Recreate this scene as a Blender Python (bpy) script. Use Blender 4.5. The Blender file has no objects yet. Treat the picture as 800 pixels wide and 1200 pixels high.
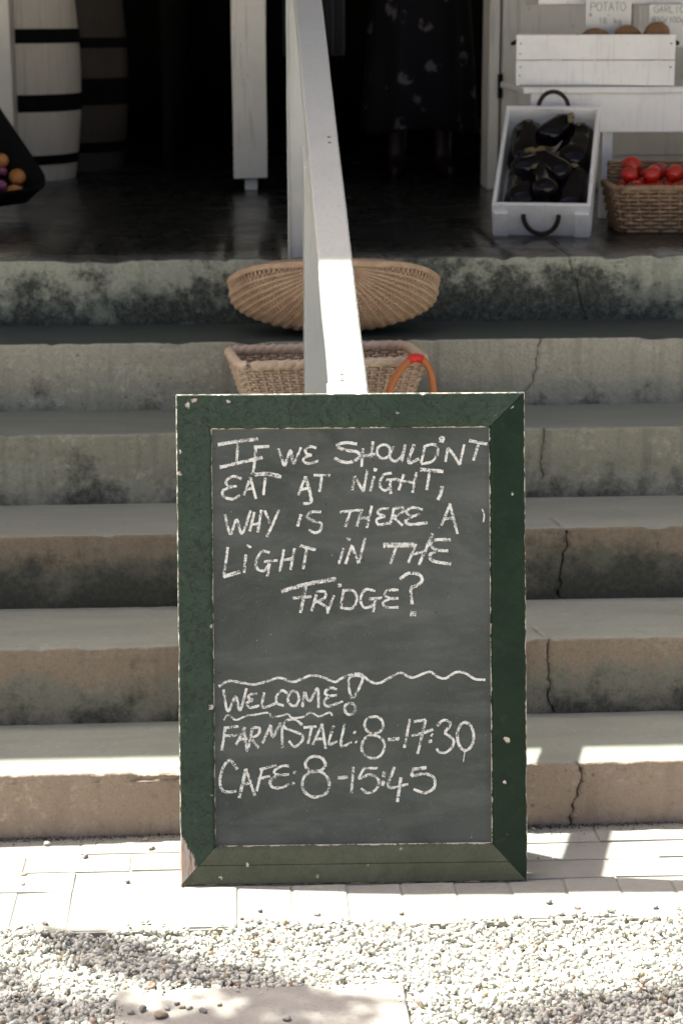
import bpy, bmesh, math, random
from mathutils import Vector, Matrix, noise
R = math.radians
random.seed(7)
sc = bpy.context.scene
C = sc.collection

# ------------------------------------------------------------------ camera, sky, sun, exposure
cam_d = bpy.data.cameras.new('camera'); cam = bpy.data.objects.new('camera', cam_d); C.objects.link(cam)
cam_d.sensor_fit = 'VERTICAL'; cam_d.sensor_height = 36.0; cam_d.sensor_width = 24.0
cam_d.lens = 69.0; cam_d.clip_start = 0.05; cam_d.clip_end = 900.0
cam.matrix_world = (Matrix.Translation((0.0, -3.6859, 1.6312)) @ Matrix.Rotation(-0.05546, 4, 'Z')
                    @ Matrix.Rotation(math.pi/2 - 0.24744, 4, 'X') @ Matrix.Rotation(-0.0024, 4, 'Z'))
cam_d.dof.use_dof = True; cam_d.dof.focus_distance = 3.55; cam_d.dof.aperture_fstop = 6.5
sc.camera = cam

SUN = Vector((-0.474, 0.30, 1.0)).normalized()          # towards the sun
w = bpy.data.worlds.new('World'); sc.world = w; w.use_nodes = True
wn = w.node_tree.nodes; wl = w.node_tree.links
sky = wn.new('ShaderNodeTexSky'); sky.sky_type = 'NISHITA'; sky.sun_disc = False
sky.sun_elevation = math.asin(SUN.z); sky.sun_rotation = math.atan2(SUN.x, SUN.y) % (2*math.pi)
sky.air_density = 0.45; sky.dust_density = 7.0; sky.ozone_density = 0.0
bg = wn['Background']; bg.inputs['Strength'].default_value = 0.10
wl.new(sky.outputs[0], bg.inputs['Color'])
sd = bpy.data.lights.new('sun', 'SUN'); sd.energy = 5.0; sd.angle = R(0.55); sd.color = (1.0, 1.0, 0.905)
so = bpy.data.objects.new('sun', sd); C.objects.link(so); so.location = (-4, 3, 9)
so.rotation_euler = SUN.to_track_quat('Z', 'Y').to_euler()
vs = sc.view_settings; vs.view_transform = 'Standard'; vs.look = 'None'; vs.exposure = 1.55; vs.gamma = 1.0; vs.use_curve_mapping = False
sc.render.resolution_x = 682; sc.render.resolution_y = 1024

# ------------------------------------------------------------------ dimensions (metres)
G = 0.0345            # paver tops
H = 0.17              # riser
D = 0.28654           # going
PF = 6*H              # porch floor level

# ------------------------------------------------------------------ material helper
class M:
    def __init__(s, name, rough=0.7, spec=0.5):
        s.m = bpy.data.materials.new(name); s.m.use_nodes = True
        s.t = s.m.node_tree; s.b = s.t.nodes['Principled BSDF']
        s.b.inputs['Roughness'].default_value = rough
        s.b.inputs['Specular IOR Level'].default_value = spec
        s._c = {}
    def n(s, k): return s.t.nodes.new(k)
    def coord(s, kind='Object'):
        if kind not in s._c:
            s._c[kind] = s.n('ShaderNodeNewGeometry').outputs['Position'] if kind == 'World' else s.n('ShaderNodeTexCoord').outputs[kind]
        return s._c[kind]
    def link(s, a, b):
        if isinstance(a, (int, float)): b.default_value = a
        elif isinstance(a, (tuple, list)): b.default_value = tuple(a) + (1.0,) if len(a) == 3 and b.type == 'RGBA' else tuple(a)
        else: s.t.links.new(a, b)
    def scaled(s, v, sx, sy, sz, loc=(0,0,0)):
        m = s.n('ShaderNodeMapping'); m.inputs['Scale'].default_value = (sx, sy, sz); m.inputs['Location'].default_value = loc
        s.link(v, m.inputs['Vector']); return m.outputs[0]
    def noise(s, scale, detail=4, rough=0.55, dist=0.0, v=None, kind='Object'):
        n = s.n('ShaderNodeTexNoise'); n.inputs['Scale'].default_value = scale; n.inputs['Detail'].default_value = detail
        n.inputs['Roughness'].default_value = rough; n.inputs['Distortion'].default_value = dist
        s.link(v if v is not None else s.coord(kind), n.inputs['Vector']); return n.outputs['Fac']
    def vor(s, scale, v=None, kind='Object', feature='F1', rnd=1.0):
        n = s.n('ShaderNodeTexVoronoi'); n.feature = feature; n.inputs['Scale'].default_value = scale; n.inputs['Randomness'].default_value = rnd
        s.link(v if v is not None else s.coord(kind), n.inputs['Vector']); return n.outputs['Distance']
    def ramp(s, f, *stops):
        r = s.n('ShaderNodeValToRGB'); e = r.color_ramp.elements
        while len(e) < len(stops): e.new(0.5)
        for i, (p, c) in enumerate(stops):
            e[i].position = p; e[i].color = (c, c, c, 1) if isinstance(c, (int, float)) else tuple(c) + (1,)
        s.link(f, r.inputs[0]); return r.outputs[0]
    def mix(s, f, a, b, mode='MIX'):
        x = s.n('ShaderNodeMix'); x.data_type = 'RGBA'; x.blend_type = mode
        s.link(f, x.inputs[0]); s.link(a, x.inputs[6]); s.link(b, x.inputs[7]); return x.outputs[2]
    def math(s, op, a, b=0.0, c=None):
        x = s.n('ShaderNodeMath'); x.operation = op; s.link(a, x.inputs[0]); s.link(b, x.inputs[1])
        if c is not None: s.link(c, x.inputs[2])
        return x.outputs[0]
    def xyz(s, v=None, kind='Object'):
        x = s.n('ShaderNodeSeparateXYZ'); s.link(v if v is not None else s.coord(kind), x.inputs[0]); return x.outputs
    def rand(s): return s.n('ShaderNodeObjectInfo').outputs['Random']
    def col(s, c): s.link(c, s.b.inputs['Base Color']); return s
    def rgh(s, c): s.link(c, s.b.inputs['Roughness']); return s
    def bump(s, h, strength=0.4, dist=0.003):
        b = s.n('ShaderNodeBump'); b.inputs['Strength'].default_value = strength; b.inputs['Distance'].default_value = dist
        s.link(h, b.inputs['Height']); s.link(b.outputs[0], s.b.inputs['Normal']); return s

# ------------------------------------------------------------------ object helpers
def tag(o, label=None, cat=None, group=None, kind=None):
    if label: o['label'] = label
    if cat: o['category'] = cat
    if group: o['group'] = group
    if kind: o['kind'] = kind
    return o
def empty(name, loc=(0,0,0), rot=(0,0,0), label=None, cat=None, group=None):
    o = bpy.data.objects.new(name, None); C.objects.link(o); o.empty_display_size = 0.1
    o.location = loc; o.rotation_euler = rot; return tag(o, label, cat, group)
def link(name, me, mat=None, parent=None, local=False):
    """a mesh object; parent with world-space vertices unless local"""
    o = bpy.data.objects.new(name, me); C.objects.link(o)
    if mat is not None and not me.materials: me.materials.append(mat.m if isinstance(mat, M) else mat)
    if parent is not None:
        o.parent = parent
        if not local and parent.type == 'EMPTY': o.matrix_parent_inverse = parent.matrix_basis.inverted()
    return o
def mesh(name, vs_, fs, smooth=False):
    me = bpy.data.meshes.new(name); me.from_pydata([tuple(v) for v in vs_], [], fs); me.update()
    if smooth: me.polygons.foreach_set('use_smooth', [True]*len(me.polygons))
    return me
def bm_mesh(name, bm, smooth=False):
    bmesh.ops.recalc_face_normals(bm, faces=bm.faces[:])
    me = bpy.data.meshes.new(name); bm.to_mesh(me); bm.free()
    if smooth: me.polygons.foreach_set('use_smooth', [True]*len(me.polygons))
    return me
def box_bm(x0, x1, y0, y1, z0, z1, bev=0.003, seg=1, wob=0.0, cuts=0):
    bm = bmesh.new(); bmesh.ops.create_cube(bm, size=1.0)
    for v in bm.verts:
        v.co = Vector((x0 + (v.co.x+.5)*(x1-x0), y0 + (v.co.y+.5)*(y1-y0), z0 + (v.co.z+.5)*(z1-z0)))
    if bev > 0: bmesh.ops.bevel(bm, geom=bm.edges[:], offset=bev, segments=seg, affect='EDGES', profile=0.6)
    if cuts:
        es = [e for e in bm.edges if e.calc_length() > max(x1-x0, y1-y0, z1-z0)*0.5]
        bmesh.ops.subdivide_edges(bm, edges=es, cuts=cuts, use_grid_fill=True)
    if wob:
        for v in bm.verts: v.co += noise.noise_vector(v.co*9.0)*wob
    return bm
def box(name, x0, x1, y0, y1, z0, z1, mat, parent=None, bev=0.003, seg=1, wob=0.0, cuts=0, local=False):
    return link(name, bm_mesh(name, box_bm(x0, x1, y0, y1, z0, z1, bev, seg, wob, cuts)), mat, parent, local)
class MB:
    """collects raw geometry for one mesh"""
    def __init__(s): s.v = []; s.f = []
    def add(s, vs_, fs):
        k = len(s.v); s.v += [tuple(v) for v in vs_]; s.f += [tuple(i+k for i in f) for f in fs]
    def tube(s, pts, r, sides=6, closed=False, cap=True):
        pts = [Vector(p) for p in pts]; n = len(pts); rr = r if callable(r) else (lambda t: r)
        k = len(s.v); prev = None
        for i, p in enumerate(pts):
            if closed: t = pts[(i+1) % n] - pts[i-1]
            else: t = pts[min(i+1, n-1)] - pts[max(i-1, 0)]
            t.normalize()
            if prev is None:
                u = t.orthogonal().normalized()
            else:
                u = prev - t*prev.dot(t); u = u.normalized() if u.length > 1e-6 else t.orthogonal().normalized()
            prev = u; b = t.cross(u); rad = rr(i/max(1, n-1))
            for j in range(sides):
                a = 2*math.pi*j/sides; q = p + (u*math.cos(a) + b*math.sin(a))*rad; s.v.append(tuple(q))
        for i in range(n if closed else n-1):
            a0 = k + i*sides; a1 = k + ((i+1) % n)*sides
            for j in range(sides):
                s.f.append((a0+j, a0+(j+1) % sides, a1+(j+1) % sides, a1+j))
        if cap and not closed:
            s.f.append(tuple(k+j for j in range(sides))[::-1]); s.f.append(tuple(k+(n-1)*sides+j for j in range(sides)))
    def lathe(s, prof, n=24, center=(0,0,0), sq=(1,1)):
        k = len(s.v); m = len(prof)
        for r, z in prof:
            for j in range(n):
                a = 2*math.pi*j/n; s.v.append((center[0]+r*sq[0]*math.cos(a), center[1]+r*sq[1]*math.sin(a), center[2]+z))
        for i in range(m-1):
            for j in range(n):
                s.f.append((k+i*n+j, k+i*n+(j+1) % n, k+(i+1)*n+(j+1) % n, k+(i+1)*n+j))
    def build(s, name, mat, parent=None, smooth=True, local=False):
        return link(name, mesh(name, s.v, s.f, smooth), mat, parent, local)
def catmull(pts, step):
    pts = [Vector(p) for p in pts]
    if len(pts) == 2:
        n = max(2, int((pts[1]-pts[0]).length/step)); return [pts[0].lerp(pts[1], i/n) for i in range(n+1)]
    out = []; closed = (pts[0]-pts[-1]).length < 1e-6
    for i in range(len(pts)-1):
        p1, p2 = pts[i], pts[i+1]
        p0 = pts[i-1] if i > 0 else (pts[-2] if closed else p1*2-p2)
        p3 = pts[i+2] if i+2 < len(pts) else (pts[1] if closed else p2*2-p1)
        n = max(2, int((p2-p1).length/step))
        for k in range(n):
            t = k/n; t2 = t*t; t3 = t2*t
            out.append(0.5*((2*p1) + (p2-p0)*t + (2*p0-5*p1+4*p2-p3)*t2 + (3*p1-p0-3*p2+p3)*t3))
    out.append(pts[-1]); return out
def polyline(pts, step):
    """straight pieces, corners kept"""
    out = []
    for a, b in zip(pts, pts[1:]):
        a, b = Vector(a), Vector(b); n = max(1, int((b-a).length/step)); out += [a.lerp(b, i/n) for i in range(n)]
    return out + [Vector(pts[-1])]

# ------------------------------------------------------------------ materials
def step_mats(i):
    # (upper riser colour, lower riser colour, brown share, mould amount)
    P = [((.36,.275,.205), (.40,.325,.26), .25, -.10),
         ((.32,.25,.185), (.25,.24,.19), .52, .24),
         ((.235,.185,.135), (.135,.134,.102), .66, .48),
         ((.27,.262,.20), (.325,.325,.258), .40, .22),
         ((.385,.365,.285), (.34,.342,.27), .35, .02),
         ((.40,.405,.315), (.22,.245,.195), .50, .42)][i]
    r = M('riser_cement_%d' % i, .82, .3)
    x, y, z = r.xyz()
    zr = r.math('DIVIDE', r.math('SUBTRACT', z, i*H), H)
    big = r.noise(5.0, 8, .68); mid = r.noise(24, 8, .68); fine = r.noise(140, 3, .6)
    streak = r.noise(1.0, 4, .6, 0, r.scaled(r.coord(), 26, 6, 2.2))
    sel = r.math('ADD', zr, r.math('MULTIPLY', r.math('SUBTRACT', big, .5), 1.5))
    sel = r.math('ADD', sel, r.math('MULTIPLY', r.math('SUBTRACT', mid, .5), .55))
    f = r.ramp(r.math('ADD', sel, .5 - P[2]), (.42, 0.0), (.60, 1.0))
    c = r.mix(f, P[1], P[0])
    # pale mineral scuffs
    c = r.mix(r.math('MULTIPLY', r.math('MULTIPLY', r.ramp(r.noise(44, 8, .75), (.52, 0.0), (.64, 1.0)), r.ramp(r.noise(6, 5, .6), (.44, 0.0), (.62, 1.0))), .60), c, tuple(min(1, k*1.7) for k in P[1]))
    c = r.mix(r.math('MULTIPLY', r.ramp(r.noise(62, 6, .75), (.53, 0.0), (.64, 1.0)), .42), c, tuple(k*.52 for k in P[0]))
    c = r.mix(r.math('MULTIPLY', r.ramp(streak, (.52, 0.0), (.66, 1.0)), .20 if i < 3 else .38), c, tuple(k*.48 for k in P[0]))
    # mould creeping up from the foot of the riser
    mo = r.math('ADD', r.math('MULTIPLY', zr, -.36), r.math('MULTIPLY', r.noise(7, 9, .72), 1.75 if i == 5 else 1.45))
    mo = r.math('ADD', mo, P[3]*.55 - (.25 if i == 5 else .10))
    if i == 5:      # black blotches either side of the rail on the top riser
        bl = r.ramp(r.math('ABSOLUTE', r.math('SUBTRACT', x, .60)), (.16, 1.0), (.50, 0.0))
        mo = r.math('ADD', mo, r.math('MULTIPLY', bl, .20))
    mk = r.math('MULTIPLY', r.ramp(mo, *(((.62, 0.0), (.80, 1.0)) if i == 5 else ((.60, 0.0), (.80, 1.0)))), r.ramp(r.noise(75, 5, .7), (.30, .55), (.55, 1.0)))
    c = r.mix(r.math('MULTIPLY', mk, .92 if i > 0 else .4), c, (.040,.042,.034) if i != 5 else (.014,.018,.015))
    dots = r.ramp(r.vor(34, feature='F1'), (.10, 1.0), (.17, 0.0))
    dots = r.math('MULTIPLY', dots, r.ramp(r.noise(3, 2), (.5, 0.0), (.62, 1.0)))
    c = r.mix(r.math('MULTIPLY', dots, .55), c, (.07,.06,.045))
    c = r.mix(r.math('MULTIPLY', r.ramp(fine, (.35, 1.0), (.65, 0.0)), .30), c, tuple(k*.6 for k in P[1]))
    r.col(c).bump(r.math('ADD', r.math('MULTIPLY', mid, 1.2), r.math('MULTIPLY', fine, .5)), .8, .008)
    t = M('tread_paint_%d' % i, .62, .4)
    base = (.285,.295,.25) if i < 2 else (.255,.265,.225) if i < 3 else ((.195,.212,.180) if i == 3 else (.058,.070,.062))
    b2 = t.noise(1.0, 5, .6, .3, t.scaled(t.coord(), 3.2, 14, 8)); f2 = t.noise(90, 4, .6)
    c = t.mix(t.ramp(b2, (.35, 0.0), (.68, 1.0)), base, tuple(k*.84 for k in base))
    c = t.mix(t.math('MULTIPLY', t.ramp(t.noise(34, 5, .7), (.60, 0.0), (.70, 1.0)), .35), c, tuple(k*.5 for k in base))
    c = t.mix(t.math('MULTIPLY', t.ramp(f2, (.58, 0.0), (.72, 1.0)), .35), c, tuple(k*1.5 for k in base))
    t.col(c).bump(t.math('ADD', f2, t.noise(16, 4)), .3, .003)
    return r, t

m_floor = M('polished_floor', .3, .32)
f1 = m_floor.noise(1.0, 5, .6, .2, m_floor.scaled(m_floor.coord('World'), 3.2, 5, 4)); f2 = m_floor.noise(40, 4, .6, kind='World')
yy = m_floor.xyz(kind='World')[1]
worn = m_floor.ramp(m_floor.math('ADD', m_floor.math('SUBTRACT', yy, 1.36), m_floor.math('MULTIPLY', m_floor.math('SUBTRACT', f1, .5), .5)), (.02, 1.0), (.30, 0.0))
cc = m_floor.mix(m_floor.ramp(f1, (.35, 0.0), (.7, 1.0)), (.026,.027,.025), (.014,.015,.014))
cc = m_floor.mix(m_floor.math('MULTIPLY', worn, .7), cc, (.17,.17,.15))
m_floor.col(cc).rgh(m_floor.ramp(m_floor.math('ADD', f1, m_floor.math('MULTIPLY', f2, .3)), (.4, .17), (.9, .36))).bump(f2, .06, .002)

def white_paint(name, base=(.74,.73,.69), dirt=(.30,.27,.21), amt=.5, sc_=1.0, rough=.5):
    m = M(name, rough, .45)
    a = m.noise(6*sc_, 5, .62, .3); b = m.noise(60*sc_, 4, .6); g = m.noise(1.0, 4, .6, .1, m.scaled(m.coord(), 90*sc_, 90*sc_, 5*sc_))
    c = m.mix(m.math('MULTIPLY', m.ramp(a, (.45, 0.0), (.78, 1.0)), amt), base, tuple(k*.72 for k in base))
    c = m.mix(m.math('MULTIPLY', m.ramp(m.noise(28*sc_, 6, .7), (.66, 0.0), (.71, 1.0)), amt), c, dirt)
    c = m.mix(m.math('MULTIPLY', m.ramp(g, (.56, 0.0), (.68, 1.0)), amt*.5), c, dirt)
    c = m.mix(m.math('MULTIPLY', m.ramp(m.vor(17*sc_), (.05, 1.0), (.075, 0.0)), amt*.9), c, tuple(k*.55 for k in base))
    m.col(c).bump(m.math('ADD', b, m.math('MULTIPLY', g, .7)), .4, .003); return m
m_rail = white_paint('rail_paint', (.465,.472,.445), (.34,.31,.27), .45)
m_wall = white_paint('wall_paint', (.66,.635,.565), (.3,.26,.2), .5, .6)
m_jamb = white_paint('jamb_paint', (.72,.70,.63), (.05,.045,.04), .55, .8)
m_stand = white_paint('stand_paint', (.80,.79,.76), (.4,.36,.3), .35, .8)
m_crate = white_paint('crate_paint', (.84,.83,.79), (.35,.3,.25), .4, 1.3)
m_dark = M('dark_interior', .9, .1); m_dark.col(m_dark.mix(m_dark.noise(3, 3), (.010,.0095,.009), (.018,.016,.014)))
m_soffit = M('soffit_boards', .85, .2); m_soffit.col(m_soffit.mix(m_soffit.noise(1, 4, v=m_soffit.scaled(m_soffit.coord(), 14, 1.2, 3)), (.30,.285,.25), (.38,.365,.325)))
m_roof = M('roof_sheet', .5, .4); m_roof.col(m_roof.mix(m_roof.noise(2, 4), (.30,.31,.31), (.38,.38,.37)))
m_black = M('black_iron', .8, .12); m_black.col(m_black.mix(m_black.noise(30, 3), (.004,.004,.004), (.009,.0085,.008)))

m_paver = M('paver', .9, .2)
rn = m_paver.rand()
a = m_paver.noise(18, 5, .65, .3, kind='World'); b = m_paver.noise(210, 3, .6, kind='World')
c = m_paver.mix(rn, (.285,.279,.248), (.34,.334,.302))
c = m_paver.mix(m_paver.ramp(a, (.42, 0.0), (.72, .5)), c, (.25,.225,.20))
c = m_paver.mix(m_paver.ramp(b, (.56, 0.0), (.70, .5)), c, (.22,.20,.18))
m_paver.col(c).bump(m_paver.math('ADD', a, b), .5, .003)
m_sand = M('joint_sand', .95, .1); m_sand.col(m_sand.mix(m_sand.noise(180, 3, kind='World'), (.21,.20,.175), (.31,.30,.27))).bump(m_sand.noise(300, 3, kind='World'), .6, .003)
m_gravel = M('gravel_stone', .88, .25)
isl = m_gravel.n('ShaderNodeNewGeometry').outputs['Random Per Island']
gcol = m_gravel.ramp(isl, (.0, (.36,.36,.31)), (.12, (.51,.505,.445)), (.60, (.61,.605,.54)), (.92, (.69,.68,.615)), (.955, (.34,.21,.15)), (.985, (.30,.26,.15)), (1.0, (.12,.12,.12)))
m_gravel.col(m_gravel.mix(m_gravel.ramp(m_gravel.noise(260, 4, .6, kind='World'), (.4, 0.0), (.75, .35)), gcol, (.36,.34,.31))).bump(m_gravel.noise(420, 3, kind='World'), .5, .002)
m_ground = M('ground_gravel', .95, .1)
v1 = m_ground.vor(95, kind='World'); c = m_ground.mix(m_ground.noise(150, 3, kind='World'), (.46,.43,.39), (.60,.56,.51))
m_ground.col(m_ground.mix(m_ground.ramp(v1, (.40, 0.0), (.65, .5)), c, (.25,.23,.21))).bump(v1, .8, .01)
m_slab = M('slab_concrete', .85, .25)
a = m_slab.noise(9, 5, .65, .3); b = m_slab.noise(160, 3, .6)
c = m_slab.mix(m_slab.ramp(a, (.36, 0.0), (.70, 1.0)), (.36,.34,.31), (.29,.272,.248))
c = m_slab.mix(m_slab.ramp(b, (.55, 0.0), (.70, .45)), c, (.22,.2,.18)); m_slab.col(c).bump(m_slab.math('ADD', a, b), .35, .003)

# ------------------------------------------------------------------ ground, pavement
gm = mesh('ground', [(-400,-400,-.012), (400,-400,-.012), (400,400,-.012), (-400,400,-.012)], [(0,1,2,3)])
tag(link('ground', gm, m_ground), kind='structure')
pav = empty('pavement', (0, -.2, 0)); tag(pav, kind='structure')
box('sand_bed', -2.6, 3.2, -.426, .0, -.03, G-.0026, m_sand, pav, 0)
paver_bms = {}
def paver_meshes(w_, d_, tagn):
    out = []
    for k in range(4):
        bm = box_bm(-w_/2, w_/2, -d_/2, d_/2, -.05, 0, .0035, 2)
        for v in bm.verts:
            v.co += noise.noise_vector(v.co*14 + Vector((k*7.1, w_*90, 0)))*.0022
        me = bm_mesh('paver_' + tagn, bm); me.materials.append(m_paver.m); out.append(me)
    return out
hd = paver_meshes(.1000, .1655, 'header'); stt = paver_meshes(.2030, .0812, 'stretcher')
def paver(me, x, y):
    o = link('paver', me, None, pav, True); o.matrix_parent_inverse = pav.matrix_basis.inverted()
    o.location = (x, y, G + random.uniform(-.0018, .0012)); o.rotation_euler = (random.uniform(-.006,.006), random.uniform(-.006,.006), random.uniform(-.012,.012) + (math.pi if random.random() < .5 else 0))
x = -.419 - 12*.1028 + .0514
while x < 2.3: paver(random.choice(hd), x + random.uniform(-.001,.001), -.3375 + random.uniform(-.002,.002)); x += .1028
for r_, y in enumerate((-.2114, -.1275, -.0437)):
    x = -.419 - 6*.2056 + .1028*(r_ % 2)
    while x < 2.3: paver(random.choice(stt), x + random.uniform(-.001,.001), y + random.uniform(-.0015,.0015)); x += .2056

# a poured stepping slab sunk in the gravel
slab = box('stepping_slab', -.212, .272, -1.135, -.652, -.03, .0365, m_slab, None, .007, 3, .0025, 12)
tag(slab, 'square grey concrete stepping slab sunk in the pale gravel', 'slab')
slab.rotation_euler = (0, 0, 0)

# gravel: one mass of chipped stones
import numpy as np
rng = np.random.default_rng(11)
def ico():
    bm = bmesh.new(); bmesh.ops.create_icosphere(bm, subdivisions=1, radius=1.0)
    v = np.array([q.co[:] for q in bm.verts]); f = np.array([[q.index for q in fc.verts] for fc in bm.faces]); bm.free(); return v, f
iv, if_ = ico()
shapes = []
for k in range(24):
    p = iv * rng.uniform(.55, 1.22, (len(iv), 1)) + rng.normal(0, .13, iv.shape); shapes.append(p * np.array([1.0, rng.uniform(.6, .95), rng.uniform(.42, .75)]))
def stones(n, xs, ys, zlo, zhi, rlo, rhi, keep=None):
    px = rng.uniform(*xs, n); py = rng.uniform(*ys, n)
    if keep is not None:
        k = keep(px, py); px = px[k]; py = py[k]
    n = len(px); V = np.empty((n, 12, 3)); sh = np.array(shapes)[rng.integers(0, 24, n)]
    rad = rlo + (rhi-rlo)*rng.beta(2, 3.2, n); q = rng.normal(size=(n, 4)); q[:, 1:3] *= .45; q /= np.linalg.norm(q, axis=1, keepdims=True)
    w_, x_, y_, z_ = q.T
    Rm = np.stack([1-2*(y_*y_+z_*z_), 2*(x_*y_-z_*w_), 2*(x_*z_+y_*w_), 2*(x_*y_+z_*w_), 1-2*(x_*x_+z_*z_), 2*(y_*z_-x_*w_), 2*(x_*z_-y_*w_), 2*(y_*z_+x_*w_), 1-2*(x_*x_+y_*y_)], -1).reshape(n, 3, 3)
    V = np.einsum('nij,nkj->nki', Rm, sh) * rad[:, None, None]
    V[:, :, 0] += px[:, None]; V[:, :, 1] += py[:, None]; V[:, :, 2] += (rng.uniform(zlo, zhi, n))[:, None]
    return V
def onslab(x, y, m): return (x > -.212-m) & (x < .272+m) & (y > -1.135-m) & (y < -.652+m)
def edge(x, y):
    lim = -.432 + .018*np.sin(x*9.3) + .016*np.sin(x*23+1) + .01*np.sin(x*51)
    return (y < lim + .0*x) & ~onslab(x, y, .004)
def edge2(x, y):
    lim = -.418 + .012*np.sin(x*11.3+.6) + .012*np.sin(x*31+1)
    return (y < lim) & ~onslab(x, y, .002)
def slabedge(x, y):
    d = np.minimum(np.minimum(x+.212, .272-x), -.652-y); return (d > -.012) & (d < .016 + .012*np.sin(x*40 + y*55)) & (rng.random(len(x)) < .7)
def feather(x, y):
    lim = -.405 + .02*np.sin(x*7.3+2) + .012*np.sin(x*29)
    return (y < lim) & ~onslab(x, y, -.006) & (rng.random(len(x)) < .55)
parts_ = [stones(9000, (-1.5, 2.1), (-1.5, -.42), .018, .025, .004, .0130, edge),
          stones(24000, (-1.1, 1.7), (-1.1, -.42), .020, .029, .0045, .0140, edge),
          stones(11000, (-.9, 1.4), (-.9, -.42), .027, .033, .0035, .0115, edge),
          stones(2600, (-1.1, 1.6), (-.50, -.40), .030, .039, .004, .0105, edge2),
          stones(26000, (-.8, 1.3), (-.9, -.425), .023, .030, .0016, .0048, edge),
          stones(700, (-.24, .30), (-.9, -.64), .037, .039, .0015, .0055, slabedge),
          stones(420, (-1.3, 1.7), (-.45, -.375), .036, .041, .0025, .0075, feather)]
V = np.concatenate(parts_); n = len(V)
F = (np.arange(n)[:, None, None]*12 + if_[None]).reshape(-1, 3)
me = bpy.data.meshes.new('gravel'); me.vertices.add(n*12); me.vertices.foreach_set('co', V.reshape(-1).astype(np.float32))
me.loops.add(F.size); me.loops.foreach_set('vertex_index', F.reshape(-1).astype(np.int32))
me.polygons.add(len(F)); me.polygons.foreach_set('loop_start', np.arange(0, F.size, 3, dtype=np.int32)); me.update(calc_edges=True); me.validate()
m_grit = M('gravel_grit', .95, .1); m_grit.col(m_grit.mix(m_grit.ramp(m_grit.noise(260, 4, .7, kind='World'), (.35, 0.0), (.65, 1.0)), (.36,.355,.31), (.56,.55,.49))).bump(m_grit.noise(300, 3, kind='World'), .8, .004)
tag(box('gravel_bed', -1.6, 2.2, -1.7, -.4275, -.02, .0215, m_grit, None, 0), kind='structure')
tag(link('gravel', me, m_gravel), 'pale chipped stone gravel in front of the pavers', kind='stuff')
def pebble(x, y, z, r, label, grp, i):
    bm = bmesh.new(); bmesh.ops.create_icosphere(bm, subdivisions=2, radius=r)
    for v in bm.verts:
        v.co = Vector((v.co.x*1.15, v.co.y*.85, v.co.z*.66)); v.co += noise.noise_vector(v.co/r*.9 + Vector((i*3.3, 0, 0)))*r*.42
    o = link('pebble', bm_mesh('pebble', bm), m_peb[i % 3]); o.location = (x, y, z + r*.46); o.rotation_euler = (0, 0, i*1.7)
    tag(o, label, 'pebble', grp)
m_peb = []
for k, cpe in enumerate([(.42,.40,.37), (.26,.245,.225), (.42,.33,.25)]):
    m = M('pebble_%d' % k, .85, .25); m.col(m.mix(m.noise(90, 4), cpe, tuple(q*.6 for q in cpe))); m_peb.append(m)
for i, (x, y) in enumerate([(-.384,-.036), (-.305,-.102), (-.416,-.178), (-.415,-.22), (-.216,-.221), (-.191,-.027), (-.176,-.069), (-.357,-.390), (-.001,-.39), (.136,-.385), (.033,-.362), (.291,-.388), (.578,-.16), (.568,-.36), (.617,-.385), (.761,-.39), (.675,-.405), (.86,-.03), (.59,-.02)]):
    pebble(x, y, G, random.uniform(.0035, .0065) * (1.5 if i in (1, 5) else 1), 'small loose pebble strayed onto the pale pavers', 'pebbles strayed onto the pavers', i)
for i, (x, y) in enumerate([(-.186,-.734), (-.167,-.723), (-.136,-.748), (-.127,-.723), (-.11,-.709), (-.102,-.721), (-.089,-.725), (-.067,-.738), (-.04,-.716), (.069,-.772)]):
    pebble(x, y, .0370, random.uniform(.0042, .0070) * (1.45 if i == 2 else 1), 'small loose pebble lying on the concrete stepping slab', 'pebbles on the stepping slab', i)

m_crumb = M('dirt_crumbs', .95, .1); m_crumb.col(m_crumb.mix(m_crumb.n('ShaderNodeNewGeometry').outputs['Random Per Island'], (.05,.042,.03), (.24,.22,.18)))
Vc = np.concatenate([stones(1500, (-.8, 1.4), (-.016, .002), G, G+.002, .0012, .0042), stones(300, (-.8, 1.4), (-.05, -.01), G, G+.001, .001, .003)])
Fc = (np.arange(len(Vc))[:, None, None]*12 + if_[None]).reshape(-1, 3)
tag(link('dirt', mesh('dirt', Vc.reshape(-1, 3).tolist(), Fc.tolist()), m_crumb), 'dark dirt and grit gathered along the foot of the lowest step', kind='stuff')

# ------------------------------------------------------------------ steps
XL, XR = -2.6, 3.2
cracks = {0: [([(.671,G), (.668,.052), (.676,.085), (.683,.111), (.690,.139), (.683,.168)], None, .0062)],
          1: [([(.680,.17), (.677,.172), (.662,.205), (.667,.24), (.660,.288), (.664,.344)], [(.664,.28654), (.655,.32), (.640,.37)], .0042)],
          2: [([(.733,.34), (.735,.38), (.737,.425), (.748,.475), (.739,.512)], [(.739,.573), (.731,.62), (.728,.66)], .0055)],
          3: [([(.734,.53), (.734,.555), (.727,.6), (.736,.682)], None, .0022)],
          4: [([(.715,.68), (.726,.694), (.750,.74), (.758,.776), (.765,.854)], None, .0022)],
          5: [([(.93,.85), (.917,.918), (.898,.963), (.88,1.022)], None, .0014)]}
def interp(pts, t):      # pts sorted by second coordinate
    if t <= pts[0][1]: return pts[0][0]
    for (x0, t0), (x1, t1) in zip(pts, pts[1:]):
        if t <= t1: return x0 + (x1-x0)*(t-t0)/max(1e-6, t1-t0)
    return pts[-1][0]
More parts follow.
